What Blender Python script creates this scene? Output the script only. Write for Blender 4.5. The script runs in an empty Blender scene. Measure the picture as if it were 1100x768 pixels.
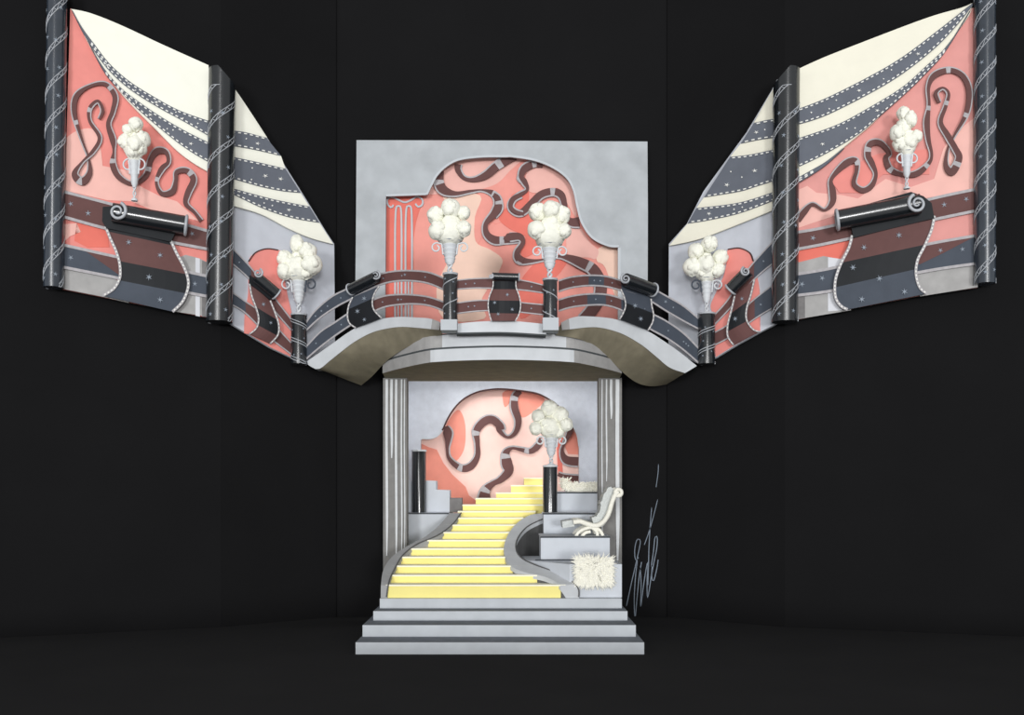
import bpy, math, random
from mathutils import Vector, Matrix
from mathutils.geometry import tessellate_polygon
random.seed(7)
S = bpy.context.scene
COL = S.collection
# ---------------------------------------------------------------- camera model
CAM = Vector((0, -20, 3.2)); F = 1000.0; HX, HY = 550.0, 520.0     # 1100x768 frame, horizon at y=520
def P(px, py, Y):
    d = Y - CAM.y
    return Vector(((px - HX) / F * d, Y, CAM.z - (py - HY) / F * d))
def ray(px, py): return Vector(((px - HX) / F, 1.0, -(py - HY) / F))
def sc(Y): return (Y - CAM.y) / F            # metres per pixel at depth Y
class Flat:
    """an upright wall plane whose plan runs through (px,Y) points a and b"""
    def __init__(s, a, b):
        A = P(a[0], 520, a[1]); B = P(b[0], 520, b[1])
        t = (B - A).normalized(); s.n = Vector((t.y, -t.x, 0))
        if s.n.y > 0: s.n = -s.n
        s.p = A; s.back = -s.n
    def at(s, px, py, off=0.0):
        r = ray(px, py); p = s.p + s.n * off
        return CAM + r * ((p - CAM).dot(s.n) / r.dot(s.n))
    def Yat(s, px): return s.at(px, 520).y
class Bow:
    """an upright surface curved in plan: Y is a smooth function of px"""
    def __init__(s, pts): s.pts = pts; s.back = Vector((0, 1, 0))
    def Yat(s, px):
        q = s.pts
        if px <= q[0][0]: return q[0][1]
        for (a, b), (c, d) in zip(q, q[1:]):
            if px <= c:
                return b + (d - b) * (px - a) / (c - a)
        return q[-1][1]
    def at(s, px, py, off=0.0): return P(px, py, s.Yat(px) - off)
def Z(x0, y0, k, pts): return [((p[0] / k + x0, p[1] / k + y0) + tuple(p[2:])) for p in pts]
# ---------------------------------------------------------------- curves
def catmull(pts, n=8, closed=False):
    if len(pts) < 3: return [tuple(p) for p in pts]
    out = []; m = len(pts)
    rng = range(m if closed else m - 1)
    for i in rng:
        if closed: p = [pts[(i + k - 1) % m] for k in range(4)]
        else: p = [pts[max(0, i - 1)], pts[i], pts[i + 1], pts[min(m - 1, i + 2)]]
        for j in range(n):
            t = j / n; r = []
            for c in range(len(pts[0])):
                a, b, cc, d = (q[c] for q in p)
                r.append(.5 * ((2 * b) + (-a + cc) * t + (2 * a - 5 * b + 4 * cc - d) * t * t + (-a + 3 * b - 3 * cc + d) * t ** 3))
            out.append(tuple(r))
    if not closed: out.append(tuple(pts[-1]))
    return out
def resample(c, n):
    L = [0]
    for a, b in zip(c, c[1:]): L.append(L[-1] + math.hypot(b[0] - a[0], b[1] - a[1]))
    out = []; j = 0
    for i in range(n):
        t = L[-1] * i / (n - 1)
        while j < len(c) - 2 and L[j + 1] < t: j += 1
        f = (t - L[j]) / max(1e-9, L[j + 1] - L[j]); f = min(1, max(0, f))
        out.append(tuple(a + (b - a) * f for a, b in zip(c[j], c[j + 1])))
    return out
def clen(c): return sum(math.hypot(b[0] - a[0], b[1] - a[1]) for a, b in zip(c, c[1:]))
# ---------------------------------------------------------------- materials
def lin(v):
    v /= 255.0
    return v / 12.92 if v <= .04045 else ((v + .055) / 1.055) ** 2.4
MATS = {}
def mat(name, rgb, rough=.85, var=.06, scale=3.0, metal=0.0, spec=.25, bump=0.0, bscale=30.0):
    m = bpy.data.materials.new(name); m.use_nodes = True; MATS[name] = m
    nt = m.node_tree; b = nt.nodes['Principled BSDF']
    c = tuple(min(1, lin(v)) for v in rgb)
    tc = nt.nodes.new('ShaderNodeTexCoord'); no = nt.nodes.new('ShaderNodeTexNoise')
    no.inputs['Scale'].default_value = scale; no.inputs['Detail'].default_value = 6
    nt.links.new(tc.outputs['Object'], no.inputs['Vector'])
    rp = nt.nodes.new('ShaderNodeValToRGB')
    rp.color_ramp.elements[0].position = .3; rp.color_ramp.elements[1].position = .7
    rp.color_ramp.elements[0].color = (*[x * (1 - var) for x in c], 1)
    rp.color_ramp.elements[1].color = (*[min(1, x * (1 + var)) for x in c], 1)
    nt.links.new(no.outputs['Fac'], rp.inputs['Fac']); nt.links.new(rp.outputs['Color'], b.inputs['Base Color'])
    b.inputs['Roughness'].default_value = rough; b.inputs['Metallic'].default_value = metal
    b.inputs['Specular IOR Level'].default_value = spec
    if bump:
        n2 = nt.nodes.new('ShaderNodeTexNoise'); n2.inputs['Scale'].default_value = bscale; n2.inputs['Detail'].default_value = 8
        nt.links.new(tc.outputs['Object'], n2.inputs['Vector'])
        bp = nt.nodes.new('ShaderNodeBump'); bp.inputs['Strength'].default_value = bump; bp.inputs['Distance'].default_value = .02
        nt.links.new(n2.outputs['Fac'], bp.inputs['Height']); nt.links.new(bp.outputs['Normal'], b.inputs['Normal'])
    return m
mat('black_velour', (28, 28, 29), 1, .05, .6, spec=0)
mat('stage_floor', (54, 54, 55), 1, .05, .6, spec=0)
mat('grey_board', (178, 183, 187), .9, .10, 2.2)
mat('grey_rim', (196, 202, 207), .9, .05)
mat('pale_wall', (200, 204, 212), .9, .06, 6, bump=.4)
mat('niche_wall', (199, 203, 212), .9, .05)
mat('pink', (238, 160, 149), .9, .05)
mat('pink_light', (238, 186, 176), .9, .04)
mat('pink_pale', (243, 208, 190), .9, .04)
mat('salmon', (232, 125, 112), .9, .05)
mat('wing_pink', (236, 148, 140), .9, .05)
mat('wing_pink_light', (245, 192, 182), .9, .04)
mat('wing_salmon', (234, 124, 110), .9, .04)
mat('wing_pink_worn', (228, 160, 154), .9, .05)
mat('alcove_pink', (255, 214, 203), .9, .04)
mat('alcove_salmon', (246, 158, 140), .9, .05)
mat('brown', (104, 72, 70), .7, .08)
mat('brown_dark', (76, 50, 48), .8, .08)
mat('slate', (104, 109, 119), .75, .07)
mat('slate_dark', (74, 81, 92), .7, .08)
mat('ink', (30, 33, 37), .6, .1)
mat('gloss_black', (27, 31, 35), .22, .15, 8, spec=1.0)
mat('gloss_slate', (48, 56, 66), .22, .15, 5, spec=1.0)
mat('cream', (249, 249, 236), .9, .02)
mat('cream_right', (242, 239, 222), .9, .02)
mat('white_dash', (240, 240, 235), .8, .02)
mat('silver', (176, 180, 186), .45, .1, 12, metal=0, spec=.6)
mat('silver_edge', (180, 177, 180), .8, .12, 12)
mat('star_grey', (150, 160, 172), .8, .05)
mat('bloom', (246, 246, 234), .9, .05, 12, bump=.6, bscale=14)
mat('porcelain', (214, 218, 222), .55, .05, spec=.5)
mat('deck', (210, 214, 218), .9, .05)
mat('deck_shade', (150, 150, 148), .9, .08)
mat('olive', (134, 127, 108), .95, .12, 4)
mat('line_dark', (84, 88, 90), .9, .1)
mat('step_grey', (192, 197, 202), .9, .05)
mat('tread_grey', (128, 134, 142), .95, .1, 6)
mat('yellow', (246, 234, 150), .9, .04, 1.5)
mat('step_cream', (250, 247, 226), .9, .03)
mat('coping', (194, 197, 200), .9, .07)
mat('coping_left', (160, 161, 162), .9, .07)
mat('parapet_dark', (96, 96, 96), .9, .12)
mat('pilaster', (132, 131, 129), .9, .08, 8)
mat('fillet', (216, 219, 221), .9, .05, 8)
mat('terrace', (204, 209, 216), .9, .04)
mat('terrace_line', (70, 74, 78), .9, .05)
mat('fur', (246, 244, 232), 1, .05, 12, spec=.05, bump=.5)
mat('wicker', (206, 210, 208), .9, .12, 30, bump=.5)
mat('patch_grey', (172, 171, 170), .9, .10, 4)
mat('patch_dark', (128, 126, 126), .9, .15, 6)
mat('patch_white', (222, 224, 230), .9, .04)
mat('ink_stroke', (126, 136, 148), .8, .2, 3)
# ---------------------------------------------------------------- mesh builder
class MB:
    def __init__(s): s.v = []; s.f = []; s.m = []; s.mats = []
    def mi(s, name):
        if name not in s.mats: s.mats.append(name)
        return s.mats.index(name)
    def add(s, verts, faces, m):
        o = len(s.v); s.v += [Vector(v) for v in verts]; k = s.mi(m)
        for f in faces: s.f.append(tuple(i + o for i in f)); s.m.append(k)
    def prism(s, px, front, ext, m, side=None):
        """px: 2D outline for tessellation, front: the same outline in 3D, ext: extrusion vector"""
        n = len(front); tri = tessellate_polygon([[Vector((a[0], a[1], 0)) for a in px]])
        s.add(list(front) + [p + ext for p in front], [t for t in tri] + [tuple(n + i for i in reversed(t)) for t in tri], m)
        s.add(list(front) + [p + ext for p in front], [(i, (i + 1) % n, (i + 1) % n + n, i + n) for i in range(n)], side or m)
    def plate(s, px, surf, off, th, m, side=None):
        s.prism(px, [surf.at(a[0], a[1], off) for a in px], surf.back * th, m, side)
    def sheet(s, A, B, surf, off, th, m, n=24, k=4, bulge=0.0, wave=None, u0=0, u1=1):
        """a solid strip between the px curves A and B; m may be a function of u"""
        A = resample(A, n); B = resample(B, n); fr = []
        for i in range(n):
            row = []
            for j in range(k + 1):
                t = j / k; x = A[i][0] + (B[i][0] - A[i][0]) * t; y = A[i][1] + (B[i][1] - A[i][1]) * t
                o = off + bulge * math.sin(math.pi * t) + (wave(i / (n - 1), t) if wave else 0)
                row.append(surf.at(x, y, o))
            fr.append(row)
        W = k + 1; vs = [p for r in fr for p in r]; N = len(vs)
        vs2 = [p + surf.back * th for p in vs]
        i0 = int(round(u0 * (n - 1))); i1 = int(round(u1 * (n - 1)))
        groups = {}
        for i in range(i0, i1):
            mm = m((i + .5) / (n - 1)) if callable(m) else m
            g = groups.setdefault(mm, [])
            for j in range(k):
                a = i * W + j; g.append((a, a + 1, a + W + 1, a + W)); g.append((a + N, a + W + N, a + W + 1 + N, a + 1 + N))
            a = i * W; g.append((a, a + W, a + W + N, a + N)); a = i * W + k; g.append((a, a + N, a + W + N, a + W))
        g = groups[list(groups)[0]]
        for j in range(k):
            a = i0 * W + j; g.append((a, a + N, a + 1 + N, a + 1)); a = i1 * W + j; g.append((a, a + 1, a + 1 + N, a + N))
        for mm, g in groups.items(): s.add(vs + vs2, g, mm)
    def tube(s, pts, r, m, sides=8, closed=False, caps=True):
        n = len(pts); rs = r if isinstance(r, (list, tuple)) else [r] * n
        vs = []; up = None
        for i, p in enumerate(pts):
            a = pts[max(0, i - 1)]; b = pts[min(n - 1, i + 1)]
            t = (Vector(b) - Vector(a)).normalized()
            if up is None: up = t.orthogonal().normalized()
            up = (up - t * up.dot(t));  up = up.normalized() if up.length > 1e-6 else t.orthogonal().normalized()
            w = t.cross(up)
            for k in range(sides):
                an = 2 * math.pi * k / sides
                vs.append(Vector(p) + (up * math.cos(an) + w * math.sin(an)) * rs[i])
        fs = [(i * sides + k, i * sides + (k + 1) % sides, (i + 1) * sides + (k + 1) % sides, (i + 1) * sides + k) for i in range(n - 1) for k in range(sides)]
        if caps: fs += [tuple(reversed(range(sides))), tuple((n - 1) * sides + k for k in range(sides))]
        s.add(vs, fs, m)
    def lathe(s, prof, base, m, sides=24, fn=None, capm=None):
        vs = []
        for i, (r, z) in enumerate(prof):
            for k in range(sides):
                a = 2 * math.pi * k / sides; rr = r * (fn(a, z) if fn else 1)
                vs.append(Vector(base) + Vector((rr * math.cos(a), rr * math.sin(a), z)))
        n = len(prof)
        fs = [(i * sides + k, i * sides + (k + 1) % sides, (i + 1) * sides + (k + 1) % sides, (i + 1) * sides + k) for i in range(n - 1) for k in range(sides)]
        s.add(vs, fs, m)
        s.add([vs[k] for k in range(sides)], [tuple(reversed(range(sides)))], capm or m)
        s.add([vs[(n - 1) * sides + k] for k in range(sides)], [tuple(range(sides))], capm or m)
    def box(s, x0, x1, y0, y1, z0, z1, m, front=None, top=None):
        v = [(x, y, z) for z in (z0, z1) for y in (y0, y1) for x in (x0, x1)]
        s.add(v, [(0, 2, 3, 1), (2, 6, 7, 3), (0, 4, 6, 2), (1, 3, 7, 5)], m)
        s.add(v, [(4, 5, 7, 6)], top or m); s.add(v, [(0, 1, 5, 4)], front or m)
    def ball(s, c, r, m, seed=0, amp=.12, seg=16):
        rnd = random.Random(seed); ph = [rnd.random() * 6.28 for _ in range(6)]
        vs = []; rings = seg // 2
        for i in range(rings + 1):
            th = math.pi * i / rings
            for k in range(seg):
                a = 2 * math.pi * k / seg
                d = 1 + amp * (math.sin(3 * a + ph[0] + 2 * th) * math.sin(2 * th + ph[1]) + .6 * math.sin(5 * th + ph[2]) * math.cos(4 * a + ph[3]))
                rr = r if isinstance(r, (tuple, list)) else (r, r, r)
                vs.append(Vector(c) + Vector((rr[0] * math.sin(th) * math.cos(a), rr[1] * math.sin(th) * math.sin(a), rr[2] * math.cos(th))) * d)
        fs = [(i * seg + k, (i + 1) * seg + k, (i + 1) * seg + (k + 1) % seg, i * seg + (k + 1) % seg) for i in range(rings) for k in range(seg)]
        s.add(vs, fs, m)
    # --- marks painted on a surface
    def star(s, px, py, r, surf, off, m='star_grey', arms=5, rot=None, squash=1.0):
        rot = random.random() if rot is None else rot
        pts = []
        for k in range(arms * 2):
            a = math.pi * k / arms + rot; q = r if k % 2 == 0 else r * .26
            pts.append((px + q * math.cos(a), py + q * math.sin(a) * squash))
        s.plate(pts, surf, off, .006, m)
    def dot(s, px, py, r, surf, off, m='star_grey'):
        s.plate([(px + r, py), (px, py + r), (px - r, py), (px, py - r)], surf, off, .006, m)
    def dashes(s, curve, surf, off, m='white_dash', gap=5.0, ln=2.8, w=1.3):
        L = clen(curve); n = max(3, int(L / gap)); c = resample(curve, n * 4 + 1)
        for i in range(0, n * 4, 4):
            a = c[i]; b = c[i + 2]; dx, dy = b[0] - a[0], b[1] - a[1]; d = math.hypot(dx, dy) or 1
            nx, ny = -dy / d * w / 2, dx / d * w / 2
            s.plate([(a[0] + nx, a[1] + ny), (a[0] - nx, a[1] - ny), (b[0] - nx, b[1] - ny), (b[0] + nx, b[1] + ny)], surf, off, .006, m)
    def stroke(s, curve, w, surf, off, th, m, n=None):
        """a flat strip of width w px along a px curve (w may vary)"""
        n = n or max(4, int(clen(curve) / 2.2)); c = resample(curve, n); A = []; B = []
        for i, p in enumerate(c):
            a = c[max(0, i - 1)]; b = c[min(n - 1, i + 1)]; dx, dy = b[0] - a[0], b[1] - a[1]; d = math.hypot(dx, dy) or 1
            h = (p[2] if len(p) > 2 else w) / 2
            A.append((p[0] - dy / d * h, p[1] + dx / d * h)); B.append((p[0] + dy / d * h, p[1] - dx / d * h))
        s.strip(A, B, surf, off, th, m); return A, B
    def strip(s, A, B, surf, off, th, m):
        n = len(A); o = off if callable(off) else (lambda u: off)
        vs = []
        for i in range(n):
            f = o(i / (n - 1)); a = surf.at(A[i][0], A[i][1], f); b = surf.at(B[i][0], B[i][1], f)
            vs += [a, b, a + surf.back * th, b + surf.back * th]
        groups = {}
        for i in range(n - 1):
            mm = m((i + .5) / (n - 1)) if callable(m) else m
            q = i * 4
            groups.setdefault(mm, []).extend([(q, q + 4, q + 5, q + 1), (q + 2, q + 3, q + 7, q + 6), (q, q + 2, q + 6, q + 4), (q + 1, q + 5, q + 7, q + 3)])
        e = (n - 1) * 4; groups[list(groups)[0]] += [(0, 1, 3, 2), (e, e + 2, e + 3, e + 1)]
        for mm, g in groups.items(): s.add(vs, g, mm)
    def build(s, name, parent=None, smooth=False):
        me = bpy.data.meshes.new(name); me.from_pydata([tuple(v) for v in s.v], [], s.f)
        for k in s.mats: me.materials.append(MATS[k])
        me.polygons.foreach_set('material_index', s.m)
        if smooth: me.polygons.foreach_set('use_smooth', [True] * len(me.polygons))
        me.update()
        o = bpy.data.objects.new(name, me); COL.objects.link(o)
        import bmesh
        b = bmesh.new(); b.from_mesh(me); bmesh.ops.remove_doubles(b, verts=b.verts, dist=1e-5)
        bmesh.ops.recalc_face_normals(b, faces=b.faces); b.to_mesh(me); b.free()
        if smooth and hasattr(me, 'set_sharp_from_angle'): me.set_sharp_from_angle(angle=math.radians(50))
        if parent:
            o.parent = parent; o.matrix_parent_inverse = Matrix.Translation(-parent.location)
        return o
GROUPS = {'urn': 'white scroll-handled urns', 'bouquet': 'white flower bouquets in the urns', 'column': 'tall chained columns of the wings',
          'bridge_post': 'black posts of the bridge railing', 'railing': 'banded railings', 'scroll_banner': 'scroll banners hung over the railings',
          'swagged_drape': 'swagged drapes on the wings', 'wing_panel': 'painted panels of the two wings', 'fluted_pilaster': 'fluted pilasters of the alcove',
          'curved_parapet': 'curved parapets of the staircase', 'bridge': 'arched bridges beside the balcony', 'pedestal': 'black pedestals in the alcove'}
def thing(name, label, cat, loc, group=None):
    group = group or GROUPS.get(name)
    o = bpy.data.objects.new(name, None); COL.objects.link(o); o.location = loc; o.empty_display_size = .2
    return tag(o, label, cat, group)
def tag(o, label, cat, group=None):
    o['label'] = label; o['category'] = cat
    if group: o['group'] = group
    return o
def structure(mb, name): o = mb.build(name); o['kind'] = 'structure'; return o
# ================================================================ wing planes
LO = Flat((48, -.6), (237, .55)); LI = Flat((237, .55), (360, 2.1))
RO = Flat((1070, -.6), (843, .55)); RI = Flat((843, .55), (718, 2.1))
# ================================================================ the dark stage
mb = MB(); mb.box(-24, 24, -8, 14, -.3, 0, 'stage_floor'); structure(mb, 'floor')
YB = 2.50
mb = MB(); HXa, HXb, HZ = (411 - HX) * .0217 - .01, (668 - HX) * .0217 + .01, 6.40
for x0, x1, z0, z1 in ((-24, HXa, 0, 22), (HXb, 24, 0, 22), (HXa, HXb, HZ, 22), (HXa, HXb, 0, .30)):
    mb.box(x0, x1, YB, YB + .15, z0, z1, 'black_velour')
structure(mb, 'wall_back')
for side, O, I, xo, xi in (('wall_left', LO, LI, -60, 361), ('wall_right', RO, RI, 1160, 717)):
    a = O.at(xo, 520, -.30); c = O.at(237 if xo < 0 else 843, 520, -.30); d = I.at(xi, 520, -.30)
    e = Vector((d.x * (YB - .02 + 20) / (d.y + 20), YB - .02, 0)); w = Vector((-.15 if xo < 0 else .15, .15, 0))
    pl = [a, c, d, e]; mb = MB()
    vs = [Vector((p.x, p.y, 0)) for p in pl] + [Vector((p.x, p.y, 22)) for p in pl]
    b2 = [Vector((p.x + w.x, p.y + (w.y if i < 3 else 0), 0)) for i, p in enumerate(pl)]
    vs2 = b2 + [Vector((p.x, p.y, 22)) for p in b2]
    mb.add(vs + vs2, [(0, 1, 5, 4), (1, 2, 6, 5), (2, 3, 7, 6), (8, 12, 13, 9), (9, 13, 14, 10), (10, 14, 15, 11), (0, 4, 12, 8), (3, 11, 15, 7),
                      (4, 5, 13, 12), (5, 6, 14, 13), (6, 7, 15, 14), (0, 8, 9, 1), (1, 9, 10, 2), (2, 10, 11, 3)], 'black_velour')
    structure(mb, side)
# ================================================================ front steps
t = thing('front_steps', 'four wide pale grey entry steps with dark treads below the yellow staircase', 'steps', (-.1, -1.6, 0))
def zat(py, Y): return CAM.z - (py - HY) * sc(Y)
def xat(px, Y): return (px - HX) * sc(Y)
STEP = [(-2.5, 382, 692, 690), (-1.85, 389.5, 683, 671.5), (-1.23, 401, 674, 656.5), (-.80, 408, 668, 643)]
zb = 0
for i, (Y, a, b, py) in enumerate(STEP):
    z = zat(py, Y); mb = MB(); yb = STEP[i + 1][0] + .1 if i < 3 else -.60
    # body, slightly worn edge
    mb.box(xat(a, Y), xat(b, Y), Y, 5.85 if i == 3 else yb + 1.0, zb, z, 'step_grey', top='tread_grey' if i < 3 else 'step_grey')
    nose = .012
    o = mb.build('step', t); zb = z
ZF = zb                                                             # the alcove floor
# ================================================================ alcove shell
YW = 5.2; YP = 1.7
arch = Z(400, 380, 5.486, [(285, 900), (285, 505), (292, 498)]) + catmull(Z(400, 380, 5.486, [(340, 500), (380, 485), (415, 445), (440, 390), (480, 325), (540, 265), (620, 225), (700, 210), (768, 207)])
        + Z(540, 380, 5.12, [(100, 203), (200, 222), (290, 275), (350, 335), (390, 400), (412, 450), (420, 510)]), 5) + [(622, 545)]
W = Flat((300, YW), (800, YW))
sa = thing('arched_wall', 'pale grey plaster wall pierced by a broad curved arch behind the yellow stairs', 'wall', (0, YW, ZF))
mb = MB()
outline = [(arch[0][0], 552)] + arch[1:-1] + [(arch[-1][0], 552), (648, 552), (648, 396), (430, 396), (430, 552)]
mb.plate(outline, W, 0, .18, 'pale_wall'); mb.build('wall_face', sa)
mb = MB(); mb.stroke(arch[1:-1], 1.6, W, .02, .05, lambda u: 'brown_dark' if .12 < u < .80 else 'grey_rim'); mb.build('arch_rim', sa)
for x, n in ((411, -1), (668, 1)):
    X = xat(x, YP); mb = MB(); mb.box(min(X, X - n * .12), max(X, X - n * .12), YP + .72, YW - .01, ZF, 6.3, 'pale_wall'); mb.build('side_wall', sa)
# pink picture behind the arch
K = Flat((300, YW + .55), (800, YW + .55))
t = thing('alcove_backdrop', 'pink painted backdrop with curling brown ribbons seen through the lower arch', 'backdrop', (0, YW + .55, ZF))
def zz(k, pts): return {'a': Z(440, 410, 5.486, pts), 'b': Z(530, 410, 5.486, pts)}[k]
mb = MB(); mb.plate([(440, 400), (640, 400), (640, 611.5), (440, 611.5)], K, 0, .06, 'alcove_pink')
for pl, m in ((catmull(zz('a', [(215, 260), (275, 170), (310, 190), (330, 280), (320, 400), (270, 470), (230, 450), (240, 330)]), 5, True), 'alcove_salmon'),
              (zz('a', [(60, 360), (110, 385), (160, 400), (200, 480), (250, 545), (330, 620), (350, 670), (390, 700), (390, 760), (60, 760)]), 'alcove_salmon'),
              (catmull(zz('b', [(60, 60), (130, 45), (110, 100), (70, 150), (55, 100)]), 5, True), 'alcove_salmon'),
              (catmull(zz('b', [(150, 60), (260, 60), (300, 110), (230, 180), (170, 210), (150, 150)]), 5, True), 'alcove_salmon'),
              (zz('b', [(420, 380), (470, 290), (505, 330), (505, 430), (440, 425)]), 'alcove_salmon'),
              (zz('b', [(370, 300), (420, 330), (400, 400), (410, 540), (380, 540)]), 'salmon')):
    mb.plate(pl, K, .012, .012, m)
mb.build('painted_panel', t)
def ribbon(curve, surf, parent, off=.05, side=1, bands=(), w=8, amp=.03, edge=1.6, main='brown', bm='silver_edge', bandw=4.0, ws=.95):
    """a curling ribbon: brown face, a pale grey edge along one side and narrow grey cuffs"""
    curve = [(x, y, w_ * ws) for x, y, w_ in curve]
    c = catmull(curve, 6); n = max(10, int(clen(c) / 1.6)); c = resample(c, n); A = []; B = []; C = []
    for i, p in enumerate(c):
        a = c[max(0, i - 2)]; b = c[min(n - 1, i + 2)]; dx, dy = b[0] - a[0], b[1] - a[1]; d = math.hypot(dx, dy) or 1
        h = (p[2] if len(p) > 2 else w) / 2; nx, ny = -dy / d * side, dx / d * side
        A.append((p[0] - nx * h, p[1] - ny * h)); B.append((p[0] + nx * h, p[1] + ny * h))
        C.append((p[0] + nx * (h + edge), p[1] + ny * (h + edge)))
    L = clen(c); bu = [(x / L) if x > 1.001 else x for x in bands]
    f = lambda u: off + amp * (1 + math.sin(u * L / 14.0))
    m = lambda u: bm if any(abs(u - q) < bandw / L / 2 * 1.2 for q in bu) else main
    mb = MB(); mb.strip(A, B, surf, f, .02, m); o = mb.build('ribbon', parent)
    mb = MB(); mb.strip(B, C, surf, f, .03, 'silver_edge'); mb.build('ribbon_edge', o)
    return o
ribbon(zz('a', [(215, 262, 4), (225, 300, 10), (225, 350, 6), (222, 400, 3), (235, 455, 4), (300, 510, 7), (360, 500, 8), (400, 440, 6), (400, 360, 5), (395, 290, 8), (440, 235, 9), (490, 225, 9), (540, 270, 8)])
       + zz('b', [(30, 280, 6), (80, 328, 3), (130, 300, 5), (148, 230, 7), (125, 150, 8), (130, 85, 7), (160, 55, 6)]), K, t, side=-1, bands=(.235, .47, .95))
ribbon(zz('b', [(430, 170, 2), (455, 230, 6), (450, 300, 6), (420, 360, 3), (405, 410, 4), (430, 460, 9), (500, 470, 10)]), K, t, side=1)
ribbon(zz('b', [(278, 330, 3), (270, 370, 7), (220, 410, 6), (160, 400, 4), (110, 392, 3), (75, 420, 8), (80, 480, 12), (90, 530, 10), (40, 580, 7), (0, 600, 6)]) + zz('a', [(450, 640, 10), (440, 700, 15), (440, 725, 16)]), K, t, side=1, bands=(.2, .45, .86))
ribbon(zz('b', [(380, 545, 4), (420, 560, 5), (500, 575, 8)]), K, t, side=-1)
# ================================================================ yellow staircase
PY = [628, 617.5, 607.5, 598, 589, 580, 571.5, 563.5, 556, 549, 542, 535, 529, 521, 513]
LX = [415, 417, 420, 427, 438, 452, 466, 477, 485, 492, 497, 511, 533, 549, 563, 574]
RXs = [607, 598, 572, 554, 549, 547, 549, 554, 562, 575, 583, 583, 583, 583, 583, 583]
YS = [-.7 + .36 * k for k in range(16)]
stair = thing('staircase', 'winding yellow staircase with cream treads rising towards the arch', 'staircase', (-.6, -.7, ZF))
for k in range(15):
    Y = YS[k]; z = zat(PY[k], Y); z0 = ZF
    pyb = 642 if k == 0 else PY[k - 1]
    xa, xb = xat(LX[k], Y), xat(RXs[k], Y); xa2, xb2 = xat(LX[k + 1], Y), xat(RXs[k + 1], Y)
    d = .36 if k < 14 else .7
    mb = MB(); mb.box(xa, xb, Y + .03, Y + d + .02, z0, z - .032, 'yellow')
    mb.box(xa - .01, xb + .01, Y, Y + d + .03, z - .032, z, 'step_cream')
    mb.build('step', stair)
# ================================================================ curved parapets beside the stairs
def depth_of(py):
    tb = [(642, -.72), (628, -.70)] + [(PY[k], YS[k]) for k in range(1, 15)]
    tb.sort()
    if py <= tb[0][0]: return tb[0][1]
    for (a, b), (c, d) in zip(tb, tb[1:]):
        if py <= c: return b + (d - b) * (py - a) / (c - a)
    return tb[-1][1]
def parapet(name, label, A, B, m, loc, dy=0, wallm='parapet_dark', n=40):
    t = thing(name, label, 'parapet', loc)
    A = resample(catmull(A, 6), n); B = resample(catmull(B, 6), n)
    PA = [P(p[0], p[1], depth_of(p[1]) + dy) for p in A]; PB = [P(p[0], p[1], depth_of(p[1]) + dy) for p in B]
    for q, r in zip(PA, PB):                                       # keep the coping level across
        pass
    mb = MB(); vs = []
    for a, b in zip(PA, PB): vs += [a, b, a - Vector((0, 0, .10)), b - Vector((0, 0, .10))]
    fs = []
    for i in range(n - 1):
        q = i * 4; fs += [(q, q + 4, q + 5, q + 1), (q + 2, q + 3, q + 7, q + 6), (q, q + 2, q + 6, q + 4), (q + 1, q + 5, q + 7, q + 3)]
    e = (n - 1) * 4; fs += [(0, 1, 3, 2), (e, e + 2, e + 3, e + 1)]
    mb.add(vs, fs, m)
    mb.tube([p + Vector((0, 0, .005)) for p in PB], .016, 'parapet_dark', 6); mb.build('coping', t)
    mb = MB(); vs = []
    for a, b in zip(PA, PB):
        a2 = a.lerp(b, .12); b2 = a.lerp(b, .88); zz_ = .10
        vs += [a2 - Vector((0, 0, zz_)), b2 - Vector((0, 0, zz_)), Vector((a2.x, a2.y, ZF)), Vector((b2.x, b2.y, ZF))]
    mb.add(vs, fs, wallm); mb.build('parapet_wall', t)
    return t
A = Z(400, 500, 5.12, [(425, 262), (375, 320), (300, 385), (195, 442), (110, 500), (62, 570), (48, 650), (46, 725)])
B = Z(400, 500, 5.12, [(488, 262), (440, 325), (360, 385), (250, 432), (170, 492), (125, 565), (92, 640), (78, 725)])
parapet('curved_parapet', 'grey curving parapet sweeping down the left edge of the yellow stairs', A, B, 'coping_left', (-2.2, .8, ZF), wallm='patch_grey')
A = Z(540, 500, 4.042, [(185, 207), (120, 215), (60, 252), (18, 310), (5, 372), (30, 430), (90, 462), (180, 482), (238, 510), (268, 545), (285, 576)])
B = Z(540, 500, 4.042, [(200, 225), (158, 240), (100, 272), (62, 325), (60, 372), (85, 405), (140, 432), (225, 462), (290, 495), (328, 535), (330, 572)])
parapet('curved_parapet', 'S-shaped grey parapet curling down the right edge of the yellow stairs', A, B, 'coping', (.9, .8, ZF))
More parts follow.
